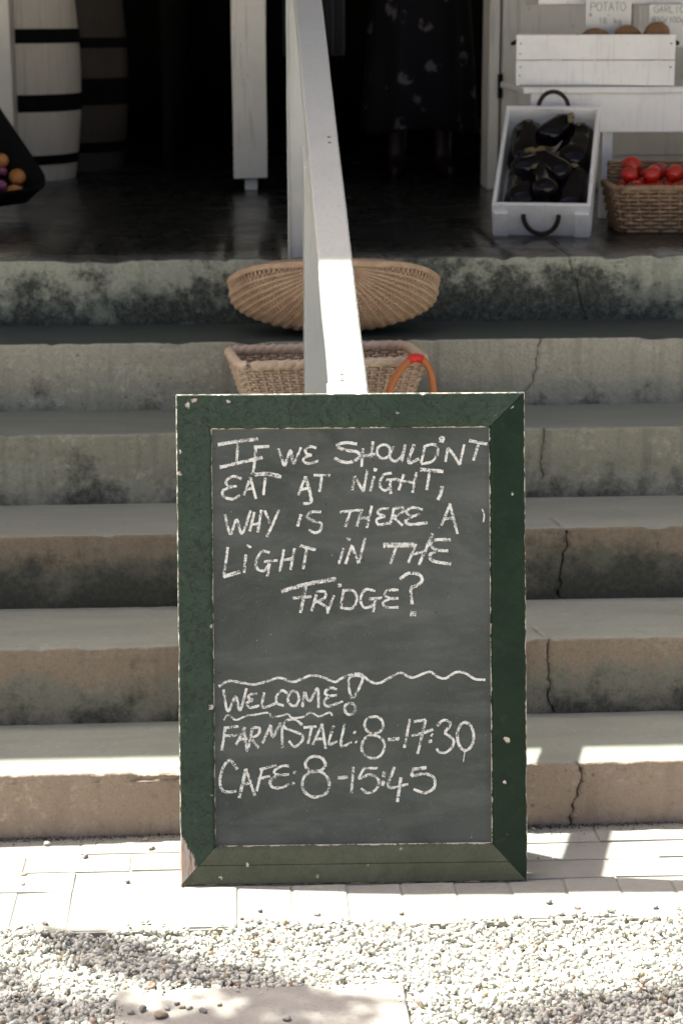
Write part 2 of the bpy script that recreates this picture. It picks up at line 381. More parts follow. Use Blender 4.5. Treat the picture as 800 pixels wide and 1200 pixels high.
def make_step(i, back):
    y0 = i*D; zb = (G-.02) if i == 0 else i*H - .006; zt = (i+1)*H
    prof = []; nr = 46
    for k in range(nr): prof.append((0.0, zb + (zt-.007-zb)*k/(nr-1), 'r'))
    for a in (22, 45, 68): prof.append((.007*(1-math.cos(R(a))), zt-.007+.007*math.sin(R(a)), 'n'))
    td = (D if i < 5 else back - y0); nt_ = 16
    for k in range(nt_+1): prof.append((.007 + (td + .012 - .007)*k/nt_, zt, 't'))
    crk = cracks[i][0]; X0 = sum(p[0] for p in crk[0])/len(crk[0])
    cols = []; x = XL
    while x < XR:
        fine = -.75 < x < 1.35
        if abs(x-X0) > .055: cols.append((x, None))
        x += .012 if fine else .05
    cols.append((XR, None))
    for off, inn in ((-.030,0), (-.014,0), (-.5,1), (-.22,2), (.22,2), (.5,1), (.014,0), (.030,0)): cols.append((X0 + off*(.001 if inn else 1), (off, inn)))
    cols.sort(key=lambda q: q[0])
    vs_ = []
    for j, (x, cr) in enumerate(cols):
        for (py, pz, kd) in prof:
            X = x; Y = y0+py; Z = pz
            dep = 0.0
            if cr is not None:
                if kd in 'rn': xc = interp(crk[0], pz); wd = crk[2]*max(.08, .62 + 1.5*noise.noise(Vector((pz*75, i*5, 0))) + .7*noise.noise(Vector((pz*210, i*5, 7))))
                elif crk[1]: xc = interp(crk[1], Y); wd = crk[2]*.35*max(0, 1-(Y-y0)/(crk[1][-1][1]-y0))
                else: xc = crk[0][-1][0]; wd = 0
                if i == 3 and pz < .55: wd = 0
                xc += .007*noise.noise(Vector((pz*55, Y*40, i*3.1))) + .0045*noise.noise(Vector((pz*170, Y*90, i*3.1)))
                X = xc + (cr[0] if cr[1] == 0 else cr[0]*wd + (.0004 if cr[0] > 0 else -.0004)*(1.5 if cr[1] == 1 else 1))
                if cr[1] == 2 and wd > .0003: dep = .016
                if cr[1] == 1 and wd > .0003: dep = .0012
            p = Vector((X, Y, Z))
            big = noise.noise(Vector((X*2.3, i*9.1, 3.0)))*.0035
            sm = noise.fractal(Vector((X*14, Y*14, Z*14 + i)), 1.0, 2.0, 3)*.0015
            if kd == 'r': p.y += big + sm + dep
            elif kd == 't': p.z += sm*.5 - dep + noise.noise(Vector((X*3, Y*5, i)))*.0015; p.y += big if py < .01 else 0
            else: p.y += big + sm + dep*.7; p.z += -dep*.7 + sm*.5
            if pz > zt-.02 and py < .014:      # worn and chipped nosing
                c_ = max(0.0, noise.noise(Vector((X*11, i*4.7, 1.0)))-.18)*.020 + max(0.0, noise.noise(Vector((X*37, i*2.7, 5.0)))-.20)*.013
                if i == 0 and -.215 < X < -.10: c_ += max(0, .004 + .016*noise.noise(Vector((X*48, 0, 0))) + .008*noise.noise(Vector((X*150, 0, 0))))
                p.y += c_*.8; p.z -= c_*(1.0 if kd != 'r' else .3)
            vs_.append(p)
    m = len(prof); fs = []; mi = []
    for j in range(len(cols)-1):
        for k in range(m-1):
            fs.append((j*m+k, (j+1)*m+k, (j+1)*m+k+1, j*m+k+1)); mi.append(0 if k < nr+1 else 1)
    me = mesh('step', vs_, fs, True); me.polygons.foreach_set('material_index', mi); return me
steps = empty('concrete_steps', (.3, 0, 0), label='worn cracked concrete steps rising to the dark porch', cat='steps')
for i in range(5):
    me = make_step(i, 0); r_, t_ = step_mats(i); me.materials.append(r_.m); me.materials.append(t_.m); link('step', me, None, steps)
for xs in ((XL-.25, XL), (XR, XR+.25)): box('cheek_wall', xs[0], xs[1], .004, 1.42, -.02, PF+.16, m_wall, steps, .008)
me = make_step(5, 9.0); r_, t_ = step_mats(5); me.materials.append(r_.m); me.materials.append(m_floor.m)
tag(link('porch_floor', me), kind='structure')

# ------------------------------------------------------------------ the shop building round the porch
shop = empty('farm_shop', (.3, 3.5, 0), label='white walled farm shop with dark doorways behind the porch', cat='building')
WY0, WY1 = 3.50, 3.66
ZT = 3.0
box('wall', -4.2, -.768, WY0, WY1, PF, ZT, m_wall, shop, .004)
box('wall', .992, 5.2, WY0, WY1, PF, ZT, m_wall, shop, .004)
box('lintel', -.768, .992, WY0, WY1, PF+1.93, ZT, m_wall, shop, .002)
jb = bm_mesh('door_post', box_bm(.012, .134, 3.47, 3.60, PF+.045, PF+1.929, .005, 2, .003, 14)); link('door_post', jb, m_jamb, shop)
box('post_foot', .052, .098, 3.50, 3.56, PF, PF+.046, m_jamb, shop, .003)
box('door_frame', .926, .962, 3.44, 3.64, PF, PF+1.929, m_jamb, shop, .004)
box('frame_stop', .963, .991, 3.52, 3.66, PF, PF+1.929, m_jamb, shop, .002)
# door leaf folded back against the wall, with its hinges
leaf = box('door', .972, 1.70, 3.452, 3.492, PF+.02, PF+1.90, m_wall, shop, .004)
for (x0, x1) in ((1.03, 1.31), (1.36, 1.64)): box('door_panel', x0, x1, 3.444, 3.4515, PF+.12, PF+1.75, m_wall, leaf, .003)
for z in (1.345, 2.1, 2.7): box('hinge', .957, .975, 3.432, 3.446, z, z+.085, m_black, leaf, .003)
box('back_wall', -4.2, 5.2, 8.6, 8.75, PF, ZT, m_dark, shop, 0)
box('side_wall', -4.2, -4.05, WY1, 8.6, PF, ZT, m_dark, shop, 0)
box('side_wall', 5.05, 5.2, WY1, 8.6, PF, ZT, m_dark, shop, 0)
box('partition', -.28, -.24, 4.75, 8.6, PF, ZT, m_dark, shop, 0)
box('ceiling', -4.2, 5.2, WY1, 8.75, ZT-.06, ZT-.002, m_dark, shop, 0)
box('roof', -5.0, 6.0, .968, 9.2, ZT, ZT+.14, m_roof, shop, .005)
box('soffit', -4.9, 5.9, .99, WY0-.01, ZT-.03, ZT-.003, m_soffit, shop, .002)
for x in (-3.6, 4.4): box('porch_post', x-.06, x+.06, 1.50, 1.62, PF, ZT-.03, m_rail, shop, .005)
for x in (-4.9, 5.78): box('porch_side_wall', x, x+.12, 1.0, WY0, PF, ZT-.03, m_wall, shop, .004)

# ------------------------------------------------------------------ handrail
rail = empty('handrail', (.21, .03, H), label='white painted wooden handrail running up the middle of the steps', cat='handrail')
SK = -.0155                 # sideways drift of the rail per metre
def rail_z(y): return .936 + .55*y
bm = bmesh.new()
NS = 40
ys = [-.013 + 1.60*k/NS for k in range(NS+1)]
ring = []
for y in ys:
    cx = .220 + SK*y; hw = .0365 - .002*y
    pr = [(-hw, -.034), (-hw, -.005), (-hw+.004, 0), (hw-.004, 0), (hw, -.005), (hw, -.034)]
    ring.append([bm.verts.new((cx+px + noise.noise(Vector((y*7, px*40, 0)))*.0012, y, rail_z(y)+pz + noise.noise(Vector((y*6, px*30, 4)))*.0012)) for px, pz in pr])
for a, b in zip(ring, ring[1:]):
    for k in range(6): bm.faces.new((a[k], a[(k+1) % 6], b[(k+1) % 6], b[k]))
bm.faces.new(ring[0][::-1]); bm.faces.new(ring[-1])
link('rail', bm_mesh('rail', bm), m_rail, rail)
def post(x0, x1, y0, y1, z0):
    bm = box_bm(x0, x1, y0, y1, z0, 1.0, .004, 2)
    for v in bm.verts:
        if v.co.z > (z0+1.0)/2: v.co.z = rail_z(v.co.y) - .0345 - (.004 if v.co.z < .9995 else 0)
    es = [e for e in bm.edges if abs(e.verts[0].co.z-e.verts[1].co.z) > .4]
    bmesh.ops.subdivide_edges(bm, edges=es, cuts=16, use_grid_fill=True)
    for v in bm.verts: v.co += noise.noise_vector(v.co*8)*.0016
    link('post', bm_mesh('post', bm), m_rail, rail)
post(.180, .250, .004, .074, H-.002); post(.163, .241, .735, .812, 3*H-.002); post(.153, .222, 1.455, 1.525, PF-.002)

m_screw = M('rusty_screw', .6, .4); m_screw.col(m_screw.mix(m_screw.noise(200, 2), (.16,.11,.08), (.30,.27,.24)))
for y in (.030, .046, .765, .785, 1.475, 1.50):
    mb = MB(); mb.lathe([(0, .0012), (.0035, .0010), (.0042, 0), (.0042, -.003)], 10); o = mb.build('screw', m_screw, rail, False); sx_ = .220 + SK*y + (.014 if int(y*1000) % 2 else -.012)
    o.data.transform(Matrix.Translation((sx_, y, rail_z(y) + .0006)) @ Matrix.Rotation(math.atan(.55), 4, 'X'))
# ------------------------------------------------------------------ the chalkboard sign
SW, SL, TH = .658, .930, .034
sign = empty('chalkboard_sign', (.2135, -.2545, G + .0005), (-R(13.0), 0, -R(1.7)), label='green framed chalkboard sign with handwritten opening hours, leaning on the white handrail', cat='sign')
def frame_mat(nm, lo, hi, chipm, crk=.75, scr=.42):
    m = M(nm, .5, .45)
    uv = m.n('ShaderNodeUVMap').outputs[0]; u = m.xyz(uv)
    a = m.noise(14, 5, .62, .5); b = m.noise(75, 6, .72, 1.2); f = m.noise(300, 3, .6)
    z = m.xyz()[2]
    c = m.mix(m.ramp(a, (.35, 0.0), (.68, 1.0)), hi, lo)
    c = m.mix(m.math('MULTIPLY', m.ramp(b, (.52, 0.0), (.58, 1.0)), crk), c, tuple(k*.35 for k in lo))
    c = m.mix(m.math('MULTIPLY', m.ramp(m.noise(48, 6, .7, .4), (.57, 0.0), (.70, 1.0)), scr), c, (.11,.145,.115))
    # paint knocked off along the arrises and in single chips
    ed = m.math('MINIMUM', u[1], m.math('SUBTRACT', 1.0, u[1]))
    en = m.math('ADD', m.math('MULTIPLY', ed, 9.0), m.math('MULTIPLY', m.noise(46, 5, .72, .3), 1.5))
    wear = m.ramp(m.math('MULTIPLY', en, .25), (.2325 * chipm, 1.0), (.240 * chipm, 0.0))
    v2 = m.vor(24); chip = m.math('MULTIPLY', m.ramp(m.math('ADD', v2, m.math('ADD', m.math('MULTIPLY', m.math('SUBTRACT', m.noise(130, 5, .75), .5), .55), m.math('MULTIPLY', m.math('SUBTRACT', m.noise(17, 3), .5), .5))), (.070, 1.0), (.085, 0.0)), m.ramp(m.noise(9, 2), (.40, 0.0), (.43, 1.0)))
    al = m.math('MAXIMUM', wear, chip)
    c = m.mix(m.math('MULTIPLY', al, .92), c, m.mix(m.ramp(m.noise(60, 3), (.4, 0.0), (.65, 1.0)), (.66,.63,.56), (.42,.32,.24)))
    return m, c, al, b, f, u
m_fr, c, al, b, f, u = frame_mat('frame_green', (.009,.029,.014), (.021,.046,.026), 1.13, .70, .38)
# the lower left corner is bare, splintered wood
cx_, cy_, cz_ = m_fr.xyz()
dx = m_fr.math('ADD', m_fr.math('MULTIPLY', m_fr.math('ADD', cx_, .329), 1.0), m_fr.math('MULTIPLY', cz_, .55))
bare = m_fr.math('ADD', dx, m_fr.math('MULTIPLY', m_fr.math('SUBTRACT', m_fr.noise(1.0, 4, .7, .4, m_fr.scaled(m_fr.coord(), 90, 20, 22)), .5), .07))
bare = m_fr.ramp(bare, (.050, 1.0), (.054, 0.0))
grain = m_fr.noise(1.0, 3, .6, .2, m_fr.scaled(m_fr.coord(), 260, 60, 14))
wood = m_fr.ramp(grain, (.30, (.30,.23,.19)), (.48, (.52,.47,.42)), (.62, (.50,.20,.09)), (.75, (.20,.13,.10)))
c = m_fr.mix(bare, c, wood); m_fr.col(c)
m_fr.rgh(m_fr.ramp(b, (.3, .42), (.7, .62)))
m_fr.bump(m_fr.math('SUBTRACT', m_fr.math('ADD', m_fr.math('MULTIPLY', b, 1.3), m_fr.math('MULTIPLY', f, .25)), m_fr.math('MULTIPLY', al, .8)), .8, .0040)
m_fr3, c, al, b, f, u = frame_mat('frame_deep_green', (.003,.014,.004), (.007,.022,.008), 1.10, .30, .12)
m_fr3.b.inputs['Specular IOR Level'].default_value = .25; m_fr3.col(c).rgh(.45).bump(m_fr3.math('SUBTRACT', m_fr3.math('ADD', m_fr3.math('MULTIPLY', b, .4), m_fr3.math('MULTIPLY', f, .2)), al), .5, .002)
m_fr2, c, al, b, f, u = frame_mat('frame_olive', (.058,.066,.036), (.082,.088,.054), 1.10, .25, .2)
m_fr2.col(c).bump(m_fr2.math('SUBTRACT', m_fr2.math('ADD', b, m_fr2.math('MULTIPLY', f, .3)), al), .5, .002)
FS, FT, FB = .067, .066, .074
def frame_rail(pts, mat, inner_h, axis):
    """mitred moulding: outer edge p0-p1, inner edge p3-p2 in board x/z; raised outer band and lower inner bead"""
    (o0, o1, i1, i0) = [Vector((p[0], 0, p[1])) for p in pts]
    prof = [(0, TH), (0, .003), (.045, 0), (.50, 0), (.515, .0016 if inner_h else 0), (.53, .0004 if inner_h else 0), (.90, .0005), (.955, .0025), (1.0, .0085), (1.0, TH)]
    n = 46; vs_ = []; uvs = []; m = len(prof)
    for k in range(n+1):
        t = k/n
        for q, (s_, dpt) in enumerate(prof):
            A = o0.lerp(i0, s_); B = o1.lerp(i1, s_)
            # small gap on the mitre
            ln = (B-A).length; g = .0006/ln; tt = g + (1-2*g)*t
            P = A.lerp(B, tt); P.y = dpt - .0 
            if 0 < q < m-1:
                P.y += noise.noise(Vector((P.x*30, P.z*30, 0)))*.0006
            if q <= 1:      # knocked outer arris
                c_ = max(0, noise.noise(Vector((P.x*26, P.z*26, 2)))-.25)*.006
                d_ = (i0-o0); d_ = Vector((0,0,1 if d_.z > 0 else -1)) if axis == 'h' else Vector((1 if d_.x > 0 else -1,0,0))
                P += d_*c_
            vs_.append(P); uvs.append((tt, s_*.96+.02))
    fs = []
    for k in range(n):
        for q in range(m):
            a, b_ = k*m+q, k*m+(q+1) % m; fs.append((a, a+m, b_+m, b_))
    fs.append(tuple(range(m))); fs.append(tuple(n*m+q for q in range(m))[::-1])
    me = mesh('frame_rail', vs_, fs); bm = bmesh.new(); bm.from_mesh(me); bmesh.ops.recalc_face_normals(bm, faces=bm.faces[:]); bm.to_mesh(me); bm.free()
    ul = me.uv_layers.new(name='UVMap')
    for lp in me.loops: ul.data[lp.index].uv = uvs[lp.vertex_index]
    return link('frame_rail', me, mat, sign, True)
hw = SW/2
frame_rail([(-hw,SL), (hw,SL), (hw-FS,SL-FT), (-hw+FS,SL-FT)], m_fr, 0, 'h')
frame_rail([(-hw,0), (-hw,SL), (-hw+FS,SL-FT), (-hw+FS,FB)], m_fr, 0, 'v')
frame_rail([(hw,0), (hw,SL), (hw-FS,SL-FT), (hw-FS,FB)], m_fr3, 0, 'v')
frame_rail([(-hw,0), (hw,0), (hw-FS,FB), (-hw+FS,FB)], m_fr2, 1, 'h')
m_bd = M('chalkboard', .72, .3)
a = m_bd.noise(5, 5, .6, .4); b = m_bd.noise(1.0, 5, .65, .5, m_bd.scaled(m_bd.coord(), 5, 10, 17)); f = m_bd.noise(230, 3, .6)
c = m_bd.mix(m_bd.ramp(a, (.33, 0.0), (.70, 1.0)), (.044,.051,.046), (.080,.088,.082))
c = m_bd.mix(m_bd.ramp(b, (.46, 0.0), (.74, .62)), c, (.125,.133,.126))
c = m_bd.mix(m_bd.ramp(f, (.60, 0.0), (.74, .30)), c, (.19,.19,.18))
spk = m_bd.math('MULTIPLY', m_bd.ramp(m_bd.vor(26), (.045, 1.0), (.065, 0.0)), m_bd.ramp(m_bd.noise(7, 2), (.48, 0.0), (.55, 1.0)))
c = m_bd.mix(m_bd.math('MULTIPLY', spk, .8), c, (.035,.030,.026))
sps = m_bd.math('MULTIPLY', m_bd.ramp(m_bd.vor(38, m_bd.scaled(m_bd.coord(), 1, 1, 1, (3, 1, 7))), (.035, 1.0), (.07, 0.0)), m_bd.ramp(m_bd.noise(9, 2), (.52, 0.0), (.58, 1.0)))
c = m_bd.mix(m_bd.math('MULTIPLY', sps, .5), c, (.40,.40,.38))
m_bd.col(c).bump(m_bd.math('ADD', f, m_bd.math('MULTIPLY', b, .4)), .18, .001)
panel = box('board_panel', -hw+FS-.006, hw-FS+.006, .0105, .024, FB-.006, SL-FT+.006, m_bd, sign, 0, local=True)
m_ch = M('chalk', .95, .1)
m_ch.col(m_ch.mix(m_ch.noise(500, 2), (.80,.80,.76), (.68,.68,.64)))
tr = m_ch.n('ShaderNodeBsdfTransparent'); mx = m_ch.n('ShaderNodeMixShader')
g1 = m_ch.noise(430, 3, .75); g2 = m_ch.noise(70, 3, .6)
m_ch.link(m_ch.ramp(m_ch.math('ADD', g1, m_ch.math('MULTIPLY', m_ch.math('SUBTRACT', g2, .5), .75)), (.38, .12), (.52, .96)), mx.inputs[0])
m_ch.t.links.new(tr.outputs[0], mx.inputs[1]); m_ch.t.links.new(m_ch.b.outputs[0], mx.inputs[2])
m_ch.t.links.new(mx.outputs[0], m_ch.t.nodes['Material Output'].inputs['Surface'])
STROKES = [   # (width in mm, points on the board in mm: across from its middle, up from its foot)
    (6, [(-251,835),(-214,841),(-175,845)]),
    (4.6, [(-213,837),(-216,803)]),
    (5.5, [(-248,792),(-209,801),(-167,810)]),
    (5.5, [(-183,830),(-154,831)]),
    (4.6, [(-179,830),(-181,810),(-184,788),(-187,778)]),
    (4.6, [(-137,827),(-131,810),(-125,795),(-114,823),(-108,799),(-94,829)]),
    (4.6, [(-65,827),(-76,830),(-86,824),(-83,816),(-74,814)]),
    (4.6, [(-74,814),(-88,809),(-89,802),(-79,798),(-61,803)]),
    (5.4, [(12,834),(-8,837),(-25,833),(-22,827),(-5,822),(12,819),(16,809),(-1,800),(-17,801),(-31,808)]),
    (4.6, [(23,826),(20,791)]),
    (4.6, [(42,839),(38,808)]),
    (4.6, [(22,811),(46,815)]),
    (4.6, [(66,832),(71,829),(74,824),(74,818),(73,813),(69,809),(64,807),(58,807),(54,810),(50,815),(50,820),(51,826),(55,830),(60,832),(66,832)]),
    (4.6, [(81,830),(74,810),(83,801),(96,810),(103,832),(96,799)]),
    (5.5, [(120,833),(109,799),(129,805)]),
    (4.6, [(140,828),(133,797)]),
    (4.6, [(138,829),(158,832),(165,819),(155,801),(133,795)]),
    (9, [(174,848),(171,836)]),
    (4.6, [(184,827),(179,799)]),
    (4.6, [(185,825),(196,810),(206,793)]),
    (4.6, [(206,793),(215,832)]),
    (5.5, [(224,839),(259,832)]),
    (4.6, [(242,832),(232,801)]),
    (4.6, [(-207,770),(-223,775),(-236,766),(-232,757),(-216,756)]),
    (4.6, [(-225,755),(-242,748),(-241,737),(-225,732),(-210,739)]),
    (4.6, [(-190,773),(-203,739)]),
    (4.6, [(-190,772),(-180,732)]),
    (4.6, [(-199,750),(-183,752)]),
    (7, [(-182,778),(-156,779),(-132,773)]),
    (4.6, [(-162,772),(-166,739)]),
    (4.6, [(-86,774),(-100,738)]),
    (5.4, [(-86,774),(-76,734),(-78,724),(-91,722)]),
    (4.6, [(-95,749),(-77,752)]),
    (4.6, [(-71,776),(-39,775)]),
    (4.6, [(-55,774),(-60,744)]),
    (4.6, [(7,774),(2,747)]),
    (4.6, [(7,773),(23,744)]),
    (4.6, [(23,744),(31,785)]),
    (4.6, [(44,773),(36,744)]),
    (6, [(47,788),(45,782)]),
    (4.6, [(77,779),(62,775),(54,758),(62,746),(72,751),(75,766)]),
    (4.6, [(66,766),(90,767)]),
    (4.6, [(74,766),(75,739)]),
    (4.6, [(100,776),(90,746)]),
    (4.6, [(124,780),(116,741)]),
    (4.6, [(88,765),(122,759)]),
    (6.5, [(131,785),(175,781)]),
    (4.6, [(149,781),(143,746)]),
    (5.5, [(173,753),(169,737),(164,727)]),
    (4.6, [(-239,703),(-229,666),(-217,693),(-207,667),(-190,710)]),
    (4.6, [(-183,707),(-193,670)]),
    (4.6, [(-170,711),(-177,668)]),
    (4.6, [(-190,683),(-171,686)]),
    (4.6, [(-164,710),(-154,686)]),
    (4.6, [(-137,711),(-149,683),(-161,660)]),
    (5.2, [(-95,702),(-102,679)]),
    (4.6, [(-57,706),(-75,706),(-84,697),(-73,690),(-57,684),(-60,670),(-71,667),(-81,673)]),
    (4.6, [(-22,706),(16,709)]),
    (4.6, [(-2,706),(-12,677)]),
    (4.6, [(20,711),(10,678)]),
    (4.6, [(39,717),(29,675)]),
    (4.6, [(15,693),(36,695)]),
    (4.6, [(71,711),(57,711),(50,703),(64,697)]),
    (4.6, [(64,697),(48,691),(52,681),(71,684)]),
    (4.6, [(81,712),(73,680)]),
    (4.6, [(79,711),(96,713),(97,704),(78,695)]),
    (4.6, [(79,696),(97,679)]),
    (4.6, [(135,709),(115,713),(104,704),(117,697),(130,701)]),
    (5.2, [(117,697),(103,688),(112,681),(144,684)]),
    (4.6, [(188,720),(170,678)]),
    (4.6, [(187,719),(201,662)]),
    (4.6, [(176,691),(197,693)]),
    (2.5, [(248,709),(252,697),(250,684)]),
    (4.6, [(-234,641),(-238,613),(-243,584)]),
    (6.5, [(-243,585),(-211,594)]),
    (4.6, [(-200,627),(-204,592)]),
    (8, [(-193,644),(-195,640)]),
    (4.6, [(-155,630),(-170,632),(-181,613),(-178,599),(-166,596),(-156,609)]),
    (4.6, [(-166,613),(-140,615)]),
    (4.6, [(-155,609),(-160,585)]),
    (4.6, [(-128,636),(-136,594)]),
    (4.6, [(-108,638),(-116,596)]),
    (4.6, [(-135,614),(-110,619)]),
    (5.2, [(-98,643),(-68,634)]),
    (4.6, [(-85,637),(-92,598)]),
    (4.6, [(-15,637),(-25,607)]),
    (7, [(-5,656),(-7,652)]),
    (4.6, [(1,643),(-12,607)]),
    (4.6, [(1,641),(13,608)]),
    (4.6, [(13,608),(26,656)]),
    (8.5, [(60,642),(118,642)]),
    (4.6, [(85,640),(73,606)]),
    (4.6, [(122,644),(107,608)]),
    (5.4, [(154,663),(127,604)]),
    (4.6, [(111,623),(135,629)]),
    (5.4, [(188,651),(159,651),(150,641),(162,632),(183,630)]),
    (5.4, [(161,631),(148,622),(155,611),(188,605)]),
    (6, [(-271,588),(-268,582)]),
    (7, [(-134,556),(-87,569),(-30,579)]),
    (5.4, [(-86,570),(-98,515)]),
    (5.2, [(-112,543),(-77,546)]),
    (4.6, [(-67,550),(-77,518)]),
    (4.6, [(-68,555),(-52,555),(-52,543),(-73,534)]),
    (4.6, [(-65,536),(-48,525),(-46,513)]),
    (4.6, [(-34,548),(-45,520)]),
    (6, [(-27,566),(-20,567)]),
    (4.6, [(-16,556),(-22,524)]),
    (4.6, [(-18,557),(2,556),(9,541),(0,523),(-22,524)]),
    (4.6, [(44,555),(26,558),(16,540),(23,524),(39,528),(46,541)]),
    (4.6, [(32,540),(57,542)]),
    (4.6, [(45,540),(40,515)]),
    (4.6, [(88,557),(68,556),(62,547),(74,541),(88,541)]),
    (4.6, [(72,541),(59,533),(66,524),(88,524)]),
    (5.6, [(91,577),(107,588),(127,586),(133,575),(125,566),(112,558),(114,529)]),
    (9, [(110,512),(121,511)]),
    (4.4, [(-254,377),(-234,387),(-208,383),(-187,380),(-165,385),(-139,392),(-114,384),(-96,390),(-78,396),(-56,392),(-34,383),(-23,389),(-1,397),(17,397),(32,384),(50,380),(72,391),(90,399),(112,390),(134,397),(148,400),(163,390),(177,388),(196,399),(214,397),(232,386),(252,384)]),
    (4.6, [(-245,371),(-237,330),(-222,357),(-214,331),(-201,373)]),
    (4.6, [(-181,362),(-193,361),(-198,355),(-189,351)]),
    (4.6, [(-190,351),(-201,344),(-195,336),(-177,340)]),
    (4.6, [(-168,365),(-171,337),(-147,343)]),
    (4.6, [(-124,363),(-135,368),(-145,356),(-144,344),(-131,339)]),
    (4.6, [(-109,366),(-105,363),(-103,358),(-102,351),(-104,345),(-107,340),(-111,338),(-115,339),(-119,342),(-122,347),(-123,354),(-121,360),(-118,365),(-114,367),(-109,366)]),
    (4.6, [(-91,365),(-96,336)]),
    (4.6, [(-91,365),(-82,347),(-67,371),(-65,334)]),
    (4.6, [(-30,369),(-43,372),(-53,363),(-45,357),(-30,358)]),
    (4.6, [(-44,357),(-54,347),(-48,337),(-19,346)]),
    (4.6, [(-7,390),(19,390),(-1,352),(-7,390)]),
    (4.6, [(-2,342),(2,339),(4,335),(5,331),(3,326),(0,323),(-4,321),(-9,321),(-13,324),(-15,328),(-16,332),(-15,337),(-12,340),(-7,342),(-2,342)]),
    (3.4, [(-245,313),(-236,322),(-222,313),(-203,320),(-183,323),(-160,326),(-154,318),(-136,320),(-123,323),(-116,316),(-96,317),(-80,325),(-64,318),(-45,325),(-39,319)]),
    (4.6, [(-245,298),(-217,301)]),
    (4.6, [(-242,299),(-249,255)]),
    (4.6, [(-244,283),(-219,284)]),
    (4.6, [(-205,299),(-222,265)]),
    (4.6, [(-207,299),(-201,252)]),
    (4.6, [(-216,276),(-200,277)]),
    (4.6, [(-191,297),(-198,260)]),
    (4.6, [(-193,298),(-178,297),(-180,285),(-195,277)]),
    (4.6, [(-193,276),(-179,259)]),
    (4.6, [(-156,303),(-172,268)]),
    (4.6, [(-156,302),(-152,280),(-137,304),(-134,258)]),
    (4.6, [(-96,302),(-111,313),(-129,309),(-130,298),(-115,291),(-97,283),(-97,272),(-111,261),(-122,272)]),
    (4.6, [(-94,297),(-69,299)]),
    (4.6, [(-78,298),(-86,266)]),
    (4.6, [(-58,304),(-77,264)]),
    (4.6, [(-59,302),(-52,256)]),
    (4.6, [(-72,275),(-54,275)]),
    (4.6, [(-37,300),(-46,266),(-30,270)]),
    (4.6, [(-16,303),(-23,262),(-3,268)]),
    (5.6, [(1,288),(4,285)]),
    (5.6, [(4,269),(7,267)]),
    (4.6, [(45,316),(52,312),(56,306),(57,299),(55,292),(49,287),(42,285),(34,285),(27,289),(23,295),(22,302),(24,309),(29,314),(37,316),(45,316)]),
    (4.6, [(44,280),(53,275),(58,267),(59,257),(56,248),(50,241),(41,237),(31,238),(23,243),(17,251),(16,261),(19,270),(25,277),(34,281),(44,280)]),
    (6, [(66,272),(88,274)]),
    (4.6, [(108,311),(97,256)]),
    (4.6, [(115,306),(138,309)]),
    (4.6, [(138,309),(122,244)]),
    (4.6, [(111,279),(141,286)]),
    (5.6, [(140,287),(152,291)]),
    (6, [(148,281),(151,279)]),
    (6, [(143,267),(150,269)]),
    (4.6, [(160,297),(168,306),(177,308),(185,300),(174,285)]),
    (4.6, [(173,284),(190,271),(188,257),(175,246),(163,248),(158,254)]),
    (5, [(218,302),(224,296),(228,286),(229,275),(227,263),(222,255),(215,250),(209,251),(203,257),(199,267),(198,279),(200,290),(205,299),(211,303),(218,302)]),
    (1.6, [(212,249),(209,228)]),
    (5, [(-220,219),(-228,231),(-235,237),(-247,222),(-253,199),(-249,180),(-235,176),(-222,178)]),
    (5.4, [(-204,219),(-217,164)]),
    (4.6, [(-204,220),(-187,168)]),
    (4.6, [(-214,190),(-193,193)]),
    (4.6, [(-178,218),(-146,226)]),
    (4.6, [(-173,218),(-184,177)]),
    (4.6, [(-181,200),(-158,206)]),
    (4.6, [(-122,224),(-136,224),(-150,215),(-145,208),(-122,208)]),
    (4.6, [(-142,207),(-157,198),(-155,185),(-137,183),(-122,190)]),
    (6, [(-113,214),(-110,211)]),
    (6, [(-117,191),(-112,189)]),
    (5, [(-66,241),(-59,238),(-55,232),(-53,226),(-56,220),(-62,215),(-69,213),(-78,213),(-85,216),(-90,222),(-91,228),(-88,235),(-83,239),(-75,242),(-66,241)]),
    (5, [(-64,213),(-54,207),(-48,198),(-46,187),(-49,176),(-57,168),(-68,165),(-79,165),(-89,171),(-96,180),(-97,191),(-94,202),(-86,210),(-75,214),(-64,213)]),
    (6, [(-30,200),(-11,202)]),
    (4.6, [(0,221),(-4,171)]),
    (4.6, [(19,218),(46,218)]),
    (4.6, [(20,218),(11,199),(31,206),(47,196),(44,179),(27,171),(14,180)]),
    (6, [(59,211),(57,201)]),
    (6, [(57,194),(55,184)]),
    (5, [(78,220),(67,182),(104,187)]),
    (5.4, [(90,200),(83,153)]),
    (5.6, [(112,215),(139,218)]),
    (4.6, [(113,216),(110,202)]),
    (5, [(110,202),(136,206),(153,198),(153,180),(136,170),(114,177)]),
]
def chalk_mesh(strokes, y, unit=.001, wmul=1.0):
    mb = MB()
    for si, (wd, pts) in enumerate(strokes):
        P = catmull([(p[0], 0, p[1]) for p in pts], 1.6)
        n = len(P); k0 = len(mb.v)
        for i, p in enumerate(P):
            t = (P[min(i+1, n-1)] - P[max(i-1, 0)]); t = t.normalized() if t.length > 1e-6 else Vector((1,0,0))
            nn = Vector((-t.z, 0, t.x)); h_ = wd*wmul*.5*(1 + .42*noise.noise(Vector((i*.55, si*3.7, 0))))
            j = noise.noise(Vector((i*.4, si*5.1, 9)))*.35
            a = p + nn*(h_ + j); b = p - nn*(h_ - j)
            for q in (a, b): mb.v.append((q.x*unit, y - .00003*(si % 7), q.z*unit))
        for i in range(n-1): mb.f.append((k0+2*i, k0+2*i+1, k0+2*i+3, k0+2*i+2))
    return mb
rows = {}
